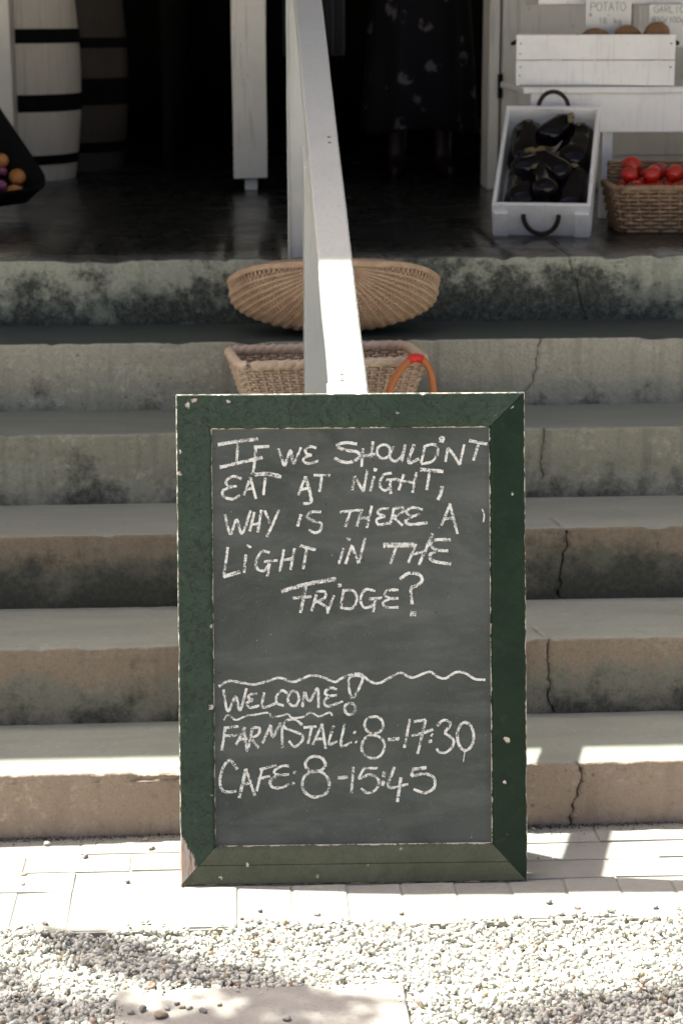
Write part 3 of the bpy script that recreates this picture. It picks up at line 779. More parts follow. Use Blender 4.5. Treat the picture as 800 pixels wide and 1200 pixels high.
for s_ in STROKES:
    zc = sum(p[1] for p in s_[1])/len(s_[1])
    r_ = next(k for k, lim in enumerate((783, 712, 638, 563, 450, 376, 323, 243, 0)) if zc > lim); rows.setdefault(r_, []).append(s_)
for r_, ss in sorted(rows.items()):
    words = []      # strokes that lie close together make one word
    for s_ in ss:
        near = [w_ for w_ in words if any((Vector(a)-Vector(b)).length < 21 for q in w_ for a in catmull([(p[0], 0, p[1]) for p in q[1]], 6) for b in catmull([(p[0], 0, p[1]) for p in s_[1]], 6))]
        for w_ in near: words.remove(w_)
        words.append(sum(near, []) + [s_])
    for w_ in words: chalk_mesh(w_, .0101, .001, 1.06).build('chalk_lettering', m_ch, panel, False, True)

# ------------------------------------------------------------------ wicker
def wicker(name, a, b, dk):
    m = M(name, .6, .4)
    n1 = m.noise(45, 4, .6); n2 = m.noise(9, 4, .6); n3 = m.noise(300, 3)
    c = m.mix(m.ramp(n1, (.35, 0.0), (.68, 1.0)), a, b); c = m.mix(m.ramp(n2, (.52, 0.0), (.75, .6)), c, dk)
    m.col(c).bump(n3, .4, .001); return m
m_wk1 = wicker('willow', (.43,.285,.175), (.54,.385,.25), (.25,.15,.085))
m_wk2 = wicker('pale_cane', (.58,.42,.29), (.68,.54,.40), (.42,.27,.16))
m_wk3 = wicker('brown_willow', (.27,.17,.09), (.40,.275,.165), (.11,.065,.04))
# the rounded rib basket: ribs run from the front of the rim under the body to its back
eb = empty('egg_basket', (.256, 1.265, 5*H), label='rounded brown ribbed wicker basket on the fifth step behind the handrail', cat='basket')
EX, EY, EZ = .262, .135, .170
ecx, ecy, ecz = .256, 1.252, 5*H + EZ + .006
def ebp(th, ph, k=1.0):      # th: 0 left rim .. pi right rim through the bottom; ph: 0 front pole .. pi back pole
    s_ = max(0.0, math.sin(ph))**.70
    x = -math.cos(th)*s_*EX*k; z = -max(0.0, math.sin(th))**.80*s_*EZ*k; y = -math.cos(ph)*EY*k
    return Vector((ecx+x, ecy+y, ecz+z - .016*(x/EX)**2 - .030*abs(x/EX)**7 - y*.10))
NR = 26
for j in range(1, NR):
    th = math.pi*j/NR; mb = MB(); mb.tube([ebp(th, math.pi*(.02+.96*k/22), 1.003) for k in range(23)], lambda t: .0026 + .0026*math.sin(math.pi*t), 6); mb.build('rib', m_wk1, eb)
mb = MB()
NW = 96
for w_ in range(NW):
    ph = math.pi*(.030 + .94*w_/(NW-1)); pts = []
    sg = max(2, 5) if w_ % 1 == 0 else 5
    for j in range(NR*5+1):
        t = j/5.0; th = math.pi*t/NR
        amp = (.0026 + .0014*noise.noise(Vector((t*.9, w_*.7, 0))))*math.cos(math.pi*(t + w_))*min(1, math.sin(ph)*3) + .0009*math.cos(2*math.pi*t)*math.sin(ph); p = ebp(th, ph)
        o = (p - Vector((ecx, ecy, ecz))); o = o.normalized() if o.length > 1e-6 else Vector((0,-1,0)); pts.append(p + o*amp)
    mb.tube(pts, .0027*(1 + .35*noise.noise(Vector((w_*1.7, 0, 0)))), 4, cap=False)
o = mb.build('weave', m_wk1, eb); o['kind'] = 'stuff'
mb = MB()
for k_, rr in ((0, .0065), (1, .0055)):
    mb.tube([(ecx + math.cos(2*math.pi*t/72)*(EX+.002), ecy + math.sin(2*math.pi*t/72)*(EY+.004), ecz + .002 + k_*.006 - .016*math.cos(2*math.pi*t/72)**2 - .030*abs(math.cos(2*math.pi*t/72))**7 - .10*math.sin(2*math.pi*t/72)*(EY+.004)) for t in range(72)], rr, 7, True)
mb.build('rim', m_wk1, eb)
mb = MB()
for dx in (-.006, .006): mb.tube([(ecx+dx, ecy - math.cos(math.pi*k/30)*EY, ecz + .01 + math.sin(math.pi*k/30)*.16) for k in range(31)], .006, 6)
mb.build('handle', m_wk1, eb)

def rect_basket(name, loc, rz, wd, dp, h, flare, mat, label, nst=34, nw=16, rim_r=.011, rimmat=None):
    b = empty(name, loc, (0, 0, rz), label, 'basket')
    def per(t, z, off=0.0):      # rounded rectangle, grows with height
        k = 1 - flare*(1 - z/h); W = wd/2*k + off; Dd = dp/2*k + off; rc = .03
        L = [2*(W-rc), math.pi/2*rc, 2*(Dd-rc), math.pi/2*rc]*2; s_ = (t % 1.0)*sum(L); ctr = [(W-rc, -Dd+rc), (W-rc, Dd-rc), (-W+rc, Dd-rc), (-W+rc, -Dd+rc)]
        i = 0
        while s_ > L[i] and i < 7: s_ -= L[i]; i += 1
        if i == 0: return Vector((-W+rc+s_, -Dd, z))
        if i == 2: return Vector((W, -Dd+rc+s_, z))
        if i == 4: return Vector((W-rc-s_, Dd, z))
        if i == 6: return Vector((-W, Dd-rc-s_, z))
        c_ = ctr[(i-1)//2]; a = -math.pi/2 + (i-1)/2*math.pi/2 + s_/rc; return Vector((c_[0]+rc*math.cos(a), c_[1]+rc*math.sin(a), z))
    nst += nst % 2
    ml = MB()
    for q in range(nst): ml.tube([per(q/nst, h*k/5) for k in range(6)], .0042, 5)
    o = ml.build('stakes', mat, b, True, True); o['kind'] = 'stuff'
    ml = MB()
    for w_ in range(nw):
        z = h*(w_+.5)/nw; ml.tube([per((q/4)/nst, z + random.uniform(-.0006,.0006), .0048*math.cos(math.pi*(q/4 + w_))) for q in range(nst*4)], h/nw*.47, 5, True)
    o = ml.build('weave', mat, b, True, True); o['kind'] = 'stuff'
    ml = MB(); npt = 96
    for k in range(2): ml.tube([per(q/npt, h) + Vector((0, 0, rim_r*.5)) + (per(q/npt, h, 1.0)-per(q/npt, h)).normalized()*math.cos(q*1.9 + k*math.pi)*rim_r*.32 + Vector((0,0,math.sin(q*1.9 + k*math.pi)*rim_r*.32)) for q in range(npt)], rim_r*.82, 7, True)
    ml.build('rim', rimmat or mat, b, True, True)
    vs_ = [per(q/48, .006) for q in range(48)]; link('base', mesh('base', vs_, [tuple(range(48))]), mat, b, True)
    return b, per
rb, per = rect_basket('wicker_basket', (.222, 1.003, 4*H), R(7), .448, .235, .150, .20, m_wk2, 'pale rectangular wicker basket with a red bound handle, behind the chalkboard', 64, 22, .0125)
m_or = M('orange_cane', .4, .5); m_or.col(m_or.mix(m_or.noise(40, 3), (.50,.16,.04), (.40,.12,.03)))
m_red = M('red_binding', .45, .5); m_red.col(m_red.mix(m_red.noise(60, 3), (.72,.025,.012), (.60,.02,.012)))
hp = [(.105,-.172,.005), (.113,-.168,.06), (.135,-.160,.118), (.165,-.152,.155), (.190,-.145,.168), (.214,-.140,.158), (.232,-.140,.12), (.238,-.142,.06), (.238,-.145,.005)]
cp = catmull([Vector(p)*1000 for p in hp], 8); cp = [p/1000 for p in cp]
mb = MB(); mb.tube(cp, .0088, 8); hnd = mb.build('handle', m_or, rb, True, True)
mid = [p for p in cp if .152 < p.z and .172 < p.x < .208]
mb = MB(); mb.tube(mid, .0105, 10); mb.build('binding', m_red, hnd, True, True)

# ------------------------------------------------------------------ display stand with its box of potatoes
TY = 2.36
stand = empty('display_stand', (1.5, 2.6, PF), label='white display stand with an apron board and upper shelf', cat='stand')
box('table_top', .889, 2.5, TY-.012, 2.87, 1.4019, 1.4215, m_stand, stand, .003)
box('apron', .914, 2.48, TY, TY+.022, 1.285, 1.4014, m_stand, stand, .002)
for x in (1.139, 2.40):
    for y in (TY+.024, 2.81): box('leg', x, x+.034, y, y+.034, PF, 1.4014, m_stand, stand, .002)
box('upper_shelf', .960, 2.5, 2.56, 2.83, 1.665, 1.688, m_stand, stand, .002)
for x in (1.303, 2.44): box('upright', x, x+.022, 2.77, 2.81, 1.4220, 1.6645, m_stand, stand, .002)
m_rope = M('rope', .8, .2); m_rope.col(m_rope.mix(m_rope.noise(160, 3), (.045,.032,.022), (.018,.014,.011)))
def arc(c, rx, rz, a0, a1, n=18, dy=0.0, y=0.0): return [(c[0] + rx*math.cos(a0+(a1-a0)*k/n), y + dy*math.sin(math.pi*k/n), c[1] + rz*math.sin(a0+(a1-a0)*k/n)) for k in range(n+1)]
pb = empty('vegetable_box', (.884, 2.405, 1.4220), label='white slatted wooden box of potatoes standing on the display stand', cat='box')
BX0, BX1, BY0, BY1, BZ0, BZ1 = .881, 1.361, 2.370, 2.60, 1.4240, 1.577
for nm_, y0 in (('front_slat', BY0), ('back_slat', BY1-.014)):
    for z0 in (BZ0, (BZ0+BZ1)/2): box(nm_, BX0, BX1, y0, y0+.014, z0, z0+(BZ1-BZ0)/2-.0015, m_crate, pb, .003, 2)
for x in (BX0+.0145, BX1-.0285): box('end_panel', x, x+.014, BY0+.0145, BY1-.0145, BZ0, BZ1-.004, m_crate, pb, .003)
box('bottom', BX0+.029, BX1-.029, BY0+.0145, BY1-.0145, BZ0+.002, BZ0+.012, m_crate, pb, .001)
for x in (BX0+.012, BX0+.014, BX1-.012, BX1-.014):
    for z in (BZ0+.03, BZ0+.055, BZ0+.095, BZ0+.125):
        if random.random() < .6:
            mb = MB(); mb.lathe([(0, 0), (.0022, 0), (.0022, .003), (0, .003)], 8); o = mb.build('nail', m_black, pb, False)
            o.data.transform(Matrix.Translation((x, BY0+.0012, z)) @ Matrix.Rotation(R(90), 4, 'X'))
for sx, x in ((-1, BX0+.014), (1, BX1-.014)):
    mb = MB(); mb.tube([(x + sx*(.002 + .024*math.sin(math.pi*k/14)), 2.435 + .085*k/14, 1.560 - .012*math.sin(math.pi*k/14)) for k in range(15)], .007, 7); mb.build('rope_handle', m_rope, pb)
pb.rotation_euler = (0, 0, -R(9)); pb.location.y += .055
m_pot = M('potato_skin', .8, .25); a = m_pot.noise(30, 4, .6); m_pot.col(m_pot.mix(a, (.20,.105,.05), (.33,.19,.10))).bump(m_pot.noise(90, 4), .3, .002)
def potato(x, y, z, rx, ry, rz, i):
    bm = bmesh.new(); bmesh.ops.create_icosphere(bm, subdivisions=3, radius=1)
    for v in bm.verts: v.co = Vector((v.co.x*rx, v.co.y*ry, v.co.z*rz)) * (1 + .16*noise.noise(v.co*1.3 + Vector((i*4.1, 0, 0))))
    o = link('potato', bm_mesh('potato', bm, True), m_pot); o.location = (x, y, z); o.rotation_euler = (0, R(-14 if i == 2 else 6), i*.3)
    tag(o, 'brown potato heaped in the white slatted box', 'potato', 'potatoes in the box')
for i, q in enumerate([(1.09,2.235,1.563,.048,.036,.030), (1.182,2.24,1.568,.045,.034,.034), (1.265,2.235,1.576,.046,.036,.034), (1.00,2.24,1.548,.046,.036,.03), (.92,2.25,1.545,.04,.034,.03), (1.05,2.34,1.548,.046,.034,.03), (1.15,2.345,1.55,.045,.034,.03), (1.24,2.345,1.55,.045,.034,.03), (.97,2.345,1.54,.046,.034,.03), (1.04,2.27,1.50,.048,.036,.03), (1.14,2.27,1.50,.048,.036,.03), (1.23,2.27,1.51,.045,.036,.03), (.93,2.27,1.49,.046,.036,.03),
                       (1.04,2.30,1.468,.05,.05,.026), (1.14,2.30,1.468,.05,.05,.026), (1.24,2.30,1.468,.05,.05,.026), (.94,2.30,1.465,.05,.05,.024)]): potato(q[0]*1.033, q[1]+.208, q[2]-(.0 if i < 3 else .004), *q[3:], i)
m_card = M('price_card', .7, .3); m_card.col(m_card.mix(m_card.noise(12, 3), (.62,.62,.58), (.68,.68,.64)))
m_ink = M('marker_ink', .6, .3); m_ink.col(m_ink.mix(m_ink.noise(300, 2), (.05,.05,.05), (.10,.10,.10)))
FONT = {'P': [[(0,0),(0,10)], [(0,10),(5,9.5),(6,7.5),(5,5.5),(0,5)]], 'O': [[(3,10),(0,7),(0,3),(3,0),(6,3),(6,7),(3,10)]], 'T': [[(0,10),(6,10)], [(3,10),(3,0)]],
        'A': [[(0,0),(3,10)], [(3,10),(6,0)], [(1.2,4),(4.8,4)]], 'G': [[(6,9),(3,10),(0,7),(0,3),(3,0),(6,2),(6,5)], [(6,5),(3.5,5)]], 'R': [[(0,0),(0,10)], [(0,10),(5,9.5),(6,7.5),(5,5.5),(0,5)], [(2,5),(6,0)]],
        'L': [[(0,10),(0,0)], [(0,0),(5,0)]], 'I': [[(3,10),(3,0)]], 'C': [[(6,9),(3,10),(0,7),(0,3),(3,0),(6,1)]], '1': [[(2,8),(3.5,10)], [(3.5,10),(3.5,0)]], '0': [[(3,10),(0,7),(0,3),(3,0),(6,3),(6,7),(3,10)]],
        '8': [[(3,10),(.5,8),(3,5.2),(5.5,8),(3,10)], [(3,5.2),(0,2.5),(3,0),(6,2.5),(3,5.2)]], '-': [[(1,5),(5,5)]], 'k': [[(0,10),(0,0)], [(4,6),(0,3)], [(1.5,4),(5,0)]], 'g': [[(5,6),(2,6),(0,3.5),(2,1),(5,2)], [(5,6),(5,-2)], [(5,-2),(2,-3.5)]], '/': [[(0,-1),(5,11)]],
        'm': [[(0,0),(0,6)], [(0,5),(1.5,6),(2.5,4.5),(2.5,0)], [(2.5,5),(4.5,6),(5.5,4.5),(5.5,0)]], ' ': []}
def price_card(x0, x1, y, z0, z1, lines, label):
    c_ = box('price_card', x0, x1, y, y+.002, z0, z1, m_card, None, .0004); tag(c_, label, 'price card', None)
    for txt, lx, lz, s_, adv in lines:
        ss = []; px = 0
        for ch in txt:
            for st_ in FONT[ch]: ss.append((1.35*s_ if False else 1.5, [(px + a*s_, b*s_) for a, b in st_]))
            px += adv*s_
        mb = chalk_mesh(ss, 0.0); mb.v = [(v[0]+lx, y - .0006 + v[1], v[2]+lz) for v in mb.v]; mb.build('lettering', m_ink, c_, False)
price_card(1.098, 1.239, 2.490, 1.529, 1.700, [('POTATO', 1.113, 1.645, 2.5, 7.4), ('R', 1.110, 1.628, 1.0, 8), ('18', 1.138, 1.607, 1.75, 8), ('-', 1.164, 1.624, 1.85, 8), ('kg', 1.187, 1.607, 1.65, 7)], 'white handwritten price card reading POTATO stuck in the slatted box')
price_card(1.296, 1.440, 2.494, 1.537, 1.6640, [('GARLIC', 1.311, 1.640, 2.0, 8), ('R10/100g', 1.307, 1.610, 1.65, 7.6)], 'white handwritten price card reading GARLIC stuck in the slatted box')

# ------------------------------------------------------------------ tilted crate of black bags
crt = empty('wooden_crate', (.749, 1.945, PF), (0, 0, -R(13)), label='white wooden crate of black aubergines with rope handles, propped up at a slant', cat='crate')
CT = R(31); CW, CL, CD = .280, .500, .108
def cm(name, x0, x1, l0, l1, d0, d1, bev=.004):
    """crate-local box: x across, l along the crate, d out of its floor; then tipped up about the front lower edge"""
    bm = box_bm(x0, x1, l0, l1, d0, d1, bev, 2); bmesh.ops.rotate(bm, verts=bm.verts[:], cent=(0,0,0), matrix=Matrix.Rotation(CT, 3, 'X'))
    return link(name, bm_mesh(name, bm), m_crate, crt, True)
cm('front_panel', 0, CW, 0, .014, .0, CD); cm('rear_panel', 0, CW, CL-.014, CL, .0, CD)
cm('side_panel', 0, .012, .0145, CL-.0145, .0, CD-.002); cm('side_panel', CW-.012, CW, .0145, CL-.0145, .0, CD-.002)
cm('floor_panel', .0125, CW-.0125, .0145, CL-.0145, .004, .014)
for x in (.006, CW-.046): cm('corner_block', x, x+.04, -.012, -.0005, .0, CD-.022, .003)
tipm = Matrix.Rotation(CT, 4, 'X')
for pts in ([(CW/2 - .050*math.cos(math.pi*k/16), -.006 - .014*math.sin(math.pi*k/16), CD - .030 - .056*math.sin(math.pi*k/16)) for k in range(17)],
            [(CW/2 - .046*math.cos(math.pi*k/16), CL + .004 + .012*math.sin(math.pi*k/16), CD - .02 + .058*math.sin(math.pi*k/16)) for k in range(17)]):
    mb = MB(); mb.tube(pts, .0068, 8); o = mb.build('rope_handle', m_rope, crt, True, True); o.data.transform(tipm)
m_aub = M('aubergine_skin', .11, .22); a = m_aub.noise(9, 3); m_aub.col(m_aub.mix(a, (.002,.0015,.0025), (.004,.0025,.005))).bump(m_aub.noise(14, 3), .12, .01)
m_sep = M('aubergine_sepal', .7, .3); m_sep.col(m_sep.mix(m_sep.noise(40, 3), (.13,.085,.045), (.26,.22,.12)))
crt_m = Matrix.Translation(crt.location) @ Matrix.Rotation(-R(13), 4, 'Z') @ tipm
def aub_meshes(seed, L, rb_, rt_):
    n, m = 26, 22; vs_ = []; fs = []
    def cen(s): return Vector((.016*math.sin(s*2.2 + seed), 0, s*L))
    for k in range(m+1):
        s = k/m; r_ = (rb_ + (rt_-rb_)*s**1.25)*math.sqrt(max(0.0, 1-(1-min(1, s/.30))**2))*(math.sqrt(max(0.0, 1-max(0, (s-.86)/.14)**2)) if s > .86 else 1); r_ = max(r_, .0006)
        for j in range(n):
            a = 2*math.pi*j/n; q = cen(s) + Vector((r_*math.cos(a), r_*math.sin(a), 0)); vs_.append(q*(1 + .04*noise.noise(q*22 + Vector((seed*3, 0, 0)))))
    for k in range(m):
        for j in range(n): fs.append((k*n+j, k*n+(j+1) % n, (k+1)*n+(j+1) % n, (k+1)*n+j))
    body = mesh('aubergine', vs_, fs, True); body.materials.append(m_aub.m)
    mb = MB(); top = cen(1.0)
    for k in range(5):
        a = 2*math.pi*k/5 + seed; d_ = Vector((math.cos(a), math.sin(a), 0)); sd_ = Vector((-d_.y, d_.x, 0)); pts = []
        for q, (rr, zz_, wd) in enumerate(((.004,.006,.010), (rt_*.55,.002,.017), (rt_*.92,-.014,.014), (rt_*1.10,-.040,.001))):
            c_ = top + d_*rr + Vector((0,0,zz_)); pts += [c_ - sd_*wd, c_ + d_*.002 + Vector((0,0,.002)), c_ + sd_*wd]
        mb.add(pts, [(3*q+e, 3*q+e+1, 3*q+e+4, 3*q+e+3) for q in range(3) for e in range(2)])
    cal = mesh('calyx', mb.v, mb.f, True); cal.materials.append(m_sep.m)
    mb = MB(); mb.tube([top + Vector((.010*math.sin(k*.5), .006*math.sin(k*.4+seed), -.004 + .006*k)) for k in range(8)], lambda t_: .0085 - .002*math.sin(math.pi*t_) + .002*t_, 8); stm = mesh('stem', mb.v, mb.f, True); stm.materials.append(m_sep.m)
    return body, cal, stm
def aubergine(x, l, d, az, el, roll, L, rb_, rt_, seed, label):
    b_, c_, s_ = aub_meshes(seed, L, rb_, rt_); o = bpy.data.objects.new('aubergine', b_); C.objects.link(o)
    o.matrix_basis = crt_m @ Matrix.Translation((x, l, d)) @ Matrix.Rotation(az, 4, 'Z') @ Matrix.Rotation(-math.pi/2 + el, 4, 'X') @ Matrix.Rotation(roll, 4, 'Z')
    tag(o, label, 'aubergine', 'aubergines in the slanted crate')
    for nm_, me_ in (('calyx', c_), ('stem', s_)): q = bpy.data.objects.new(nm_, me_); C.objects.link(q); q.parent = o
for i, (x, l, d, az, el, L, rb_, rt_) in enumerate([(.078,.030,.062,.12,.02,.185,.056,.042), (.205,.028,.062,-.06,.02,.19,.056,.042), (.092,.235,.066,.20,.0,.195,.062,.044), (.195,.225,.068,-.12,.02,.205,.061,.045), (.215,.160,.108,.95,.0,.13,.044,.034), (.060,.150,.104,-.70,.0,.125,.040,.032), (.155,.050,.108,.30,.0,.135,.045,.036), (.140,.320,.105,-.35,.0,.11,.040,.032)]):
    aubergine(x, l, d, az, el, i*1.3, L, rb_, rt_, i*1.1, 'glossy black aubergine heaped in the slanted white crate')

# ------------------------------------------------------------------ basket of tomatoes
tb, per2 = rect_basket('tomato_basket', (1.305, 2.065, PF), R(-1.5), .40, .25, .125, .12, m_wk3, 'brown wicker basket filled with red tomatoes beside the slanted crate', 40, 11, .0095)
# raised back edge
mb = MB()
for k in range(6): mb.tube([(-.185 + .37*t/24, .122 + .004*math.cos(math.pi*(t+k)), .135 + .0105*k) for t in range(25)], .0055, 5)
mb.build('raised_back', m_wk3, tb, True, True)
m_tom = M('tomato_skin', .22, .5); a = m_tom.noise(6, 3); m_tom.col(m_tom.mix(m_tom.rand(), m_tom.mix(a, (.42,.010,.008), (.50,.025,.010)), m_tom.mix(a, (.30,.006,.006), (.52,.04,.012))))
m_cal = M('calyx', .6, .3); m_cal.col(m_cal.mix(m_cal.noise(30, 2), (.05,.09,.02), (.03,.05,.015)))
prof = [(0.0, .78)]
for k in range(1, 16):
    t = math.pi*k/16; rr = math.sin(t); prof.append((rr, math.cos(t)*.86 - .12*math.exp(-(rr/.28)**2)*(1 if t < 1.5 else -.5)))
prof.append((0.0, -.80))
mb = MB(); mb.lathe(prof, 22); tme = mesh('tomato', [(v[0]*(1+.03*math.cos(5*math.atan2(v[1], v[0]))), v[1]*(1+.03*math.cos(5*math.atan2(v[1], v[0]))), v[2]) for v in mb.v], mb.f, True); tme.materials.append(m_tom.m)
mb = MB()
for k in range(5):
    a = 2*math.pi*k/5; ca, sa = math.cos(a), math.sin(a)
    mb.add([(0,0,.80), (ca*.25-sa*.09, sa*.25+ca*.09, .80), (ca*.55, sa*.55, .78), (ca*.25+sa*.09, sa*.25-ca*.09, .80)], [(0,1,2,3)])
mb.tube([(0,0,.76), (.02,0,.9), (.06,.02,1.02)], .05, 5)
cme = mesh('calyx', mb.v, mb.f); cme.materials.append(m_cal.m)
tr_ = random.Random(5)
spots = []
for lay, (zz, y0, y1, ny, nx) in enumerate(((.078, -.080, .080, 4, 7), (.118, -.080, .074, 4, 7), (.160, -.02, .066, 2, 5))):
    for b in range(ny):
        for a in range(nx):
            spots.append((-.143 + .286*(a + .5*(b % 2))/(nx-.5) + tr_.uniform(-.006,.006), y0 + (y1-y0)*b/(ny-1) + tr_.uniform(-.005,.005), zz + tr_.uniform(-.007,.007), tr_.uniform(.0245,.0295)))
spots.append((-.128, .035, .182, .031))
for i, (x, y, z, r_) in enumerate(spots):
    o = bpy.data.objects.new('tomato', tme); C.objects.link(o); o.matrix_basis = tb.matrix_basis @ Matrix.Translation((x, y, z)) @ Matrix.Rotation(tr_.uniform(-.9,.9), 4, 'X') @ Matrix.Rotation(tr_.uniform(-.9,.9), 4, 'Y') @ Matrix.Rotation(tr_.uniform(0,6), 4, 'Z') @ Matrix.Scale(r_, 4)
    tag(o, 'shiny red tomato heaped in the brown wicker basket', 'tomato', 'tomatoes in the basket')
    c_ = bpy.data.objects.new('calyx', cme); C.objects.link(c_); c_.parent = o

# ------------------------------------------------------------------ barrels inside the left doorway
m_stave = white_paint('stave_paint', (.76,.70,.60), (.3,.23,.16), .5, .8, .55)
m_stave2 = white_paint('shaded_stave_paint', (.075,.06,.047), (.04,.03,.025), .6, .8, .6)  # darker copy for the rear barrel: doorway shadow put into the stave colour
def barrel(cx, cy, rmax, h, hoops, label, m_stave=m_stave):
    b_ = empty('barrel', (cx, cy, PF), label=label, cat='barrel', group=None)
    def rad(z): t = (z/h)*2-1; return rmax*(1 - .115*t*t)
    n = 18; m = 12; mb = MB(); w_ = 2*math.pi/n; vs_ = []; fs = []
    for k in range(m+1):
        z = h*k/m; r_ = rad(z)
        for j in range(4):
            a = -w_/2 + .002 + (w_-.004)*j/3; vs_.append((r_*math.cos(a), r_*math.sin(a), z))
        for j in range(4):
            a = w_/2 - .002 - (w_-.004)*j/3; vs_.append(((r_-.02)*math.cos(a), (r_-.02)*math.sin(a), z))
    for k in range(m):
        for j in range(8): fs.append((k*8+j, k*8+(j+1) % 8, (k+1)*8+(j+1) % 8, (k+1)*8+j))
    fs.append(tuple(range(8))[::-1]); fs.append(tuple(m*8+j for j in range(8)))
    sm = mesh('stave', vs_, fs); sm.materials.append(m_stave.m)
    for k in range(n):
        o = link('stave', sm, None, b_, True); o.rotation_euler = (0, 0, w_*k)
    for z0, z1 in hoops:
        mb = MB(); mb.lathe([(rad(z0)-.004, z0), (rad(z0)+.0045, z0), (rad(z1)+.0045, z1), (rad(z1)-.004, z1)], 40); mb.build('hoop', m_black, b_, False, True)
    mb = MB(); mb.lathe([(0, h-.04), (rad(h)-.021, h-.04)], 30); mb.build('head', m_stave, b_, False, True)
barrel(-.862, 4.18, .288, .82, ((.062,.098), (.262,.326), (.515,.568), (.715,.75)), 'white painted barrel with wide black hoops just inside the doorway')
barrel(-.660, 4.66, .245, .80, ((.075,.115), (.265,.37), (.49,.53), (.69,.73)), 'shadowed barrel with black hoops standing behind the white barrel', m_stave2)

# ------------------------------------------------------------------ tilted tub of onions by the left doorway
m_tub = M('black_tub', .7, .12); m_tub.col(m_tub.mix(m_tub.noise(20, 3), (.004,.004,.004), (.008,.0075,.007)))
u_ = Vector((-.63, -.77, -.02)).normalized(); v_ = Vector((-.49, .46, .74)); v_ = (v_ - u_*v_.dot(u_)).normalized(); n_ = v_.cross(u_).normalized()
if n_.y > 0: n_ = -n_
tub = empty('tub', (-.72, 2.5, PF), label='black tilted tub holding orange onions beside the left doorway', cat='tub')
br = Vector((-.556, 2.60, 1.108))
TM = Matrix(((u_.x, v_.x, n_.x, br.x), (u_.y, v_.y, n_.y, br.y), (u_.z, v_.z, n_.z, br.z), (0,0,0,1)))
def rrect(W, L, rc, z, n=7, ins=0.0):
    out = []
    for cx, cy, a0 in ((W-rc, rc, -90), (W-rc, L-rc, 0), (rc, L-rc, 90), (rc, rc, 180)):
        for k in range(n):
            a = R(a0 + 90*k/(n-1)); out.append((cx + (rc-ins)*math.cos(a), cy + (rc-ins)*math.sin(a), z))
    return out
rows_ = [rrect(.46, .40, .07, -.095, ins=.03), rrect(.46, .40, .07, -.08, ins=.012), rrect(.46, .40, .07, 0), rrect(.46, .40, .07, .006, ins=.004), rrect(.46, .40, .07, 0, ins=.012), rrect(.46, .40, .07, -.07, ins=.024), rrect(.46, .40, .07, -.085, ins=.042)]
mb = MB(); nn_ = len(rows_[0]); mb.v = [TM @ Vector(p) for rw in rows_ for p in rw]
for k in range(len(rows_)-1):
    for j in range(nn_): mb.f.append((k*nn_+j, k*nn_+(j+1) % nn_, (k+1)*nn_+(j+1) % nn_, (k+1)*nn_+j))
mb.f.append(tuple(range(nn_))[::-1]); mb.f.append(tuple((len(rows_)-1)*nn_+j for j in range(nn_)))
mb.build('shell', m_tub, tub, True)
mb = MB(); mb.tube([TM @ Vector((.13+.2*k/12, .402 + .05*math.sin(math.pi*k/12), -.02)) for k in range(13)], .007, 6); mb.build('handle', m_tub, tub)
m_on = M('onion_skin', .4, .5); a = m_on.noise(1, 4, v=m_on.scaled(m_on.coord(), 14, 14, 2)); m_on.col(m_on.mix(a, (.48,.16,.035), (.60,.27,.08)))
m_on2 = M('red_onion_skin', .35, .5); a = m_on2.noise(1, 4, v=m_on2.scaled(m_on2.coord(), 14, 14, 2)); m_on2.col(m_on2.mix(a, (.20,.03,.09), (.35,.10,.20)))
prof = [(0, 1.25), (.05, 1.22), (.10, 1.02), (.30, .90)] + [(math.sin(t), math.cos(t)*.9) for t in [.45, .7, 1.0, 1.3, 1.57, 1.9, 2.2, 2.5, 2.8]] + [(0, -.9)]
mb = MB(); mb.lathe(prof, 18); ome = mesh('onion', mb.v, mb.f, True); ome.materials.append(m_on.m); ome2 = ome.copy(); ome2.materials.clear(); ome2.materials.append(m_on2.m)
for i, (a_, b_, r_, red) in enumerate([(.045,.100,.027,0), (.100,.040,.028,0), (.128,.078,.020,1), (.062,.170,.024,0), (.150,.112,.026,0), (.215,.040,.027,0), (.180,.070,.021,1), (.080,.135,.016,1), (.13,.17,.025,0), (.20,.14,.026,0), (.27,.08,.026,0), (.32,.05,.026,0), (.26,.16,.026,0), (.33,.13,.026,0)]):
    o = bpy.data.objects.new('onion', ome2 if red else ome); C.objects.link(o)
    o.matrix_basis = Matrix.Translation(TM @ Vector((a_, b_, -.083 + r_*.86))) @ Matrix.Rotation(i*1.3, 4, 'Z') @ Matrix.Rotation(.9, 4, 'X') @ Matrix.Scale(r_, 4)
    tag(o, 'small purple onion lying in the black tub' if red else 'orange brown onion lying in the black tub', 'onion', 'purple onions in the tub' if red else 'orange onions in the tub')
bench = empty('low_bench', (-1.35, 2.95, PF), label='low white bench behind the black tub', cat='bench')
box('seat', -1.9, -.80, 2.78, 3.10, PF+.36, PF+.395, m_stand, bench, .004)
for x in (-1.86, -.87):
    for y in (2.80, 3.03): box('leg', x, x+.045, y, y+.045, PF, PF+.3595, m_stand, bench, .003)

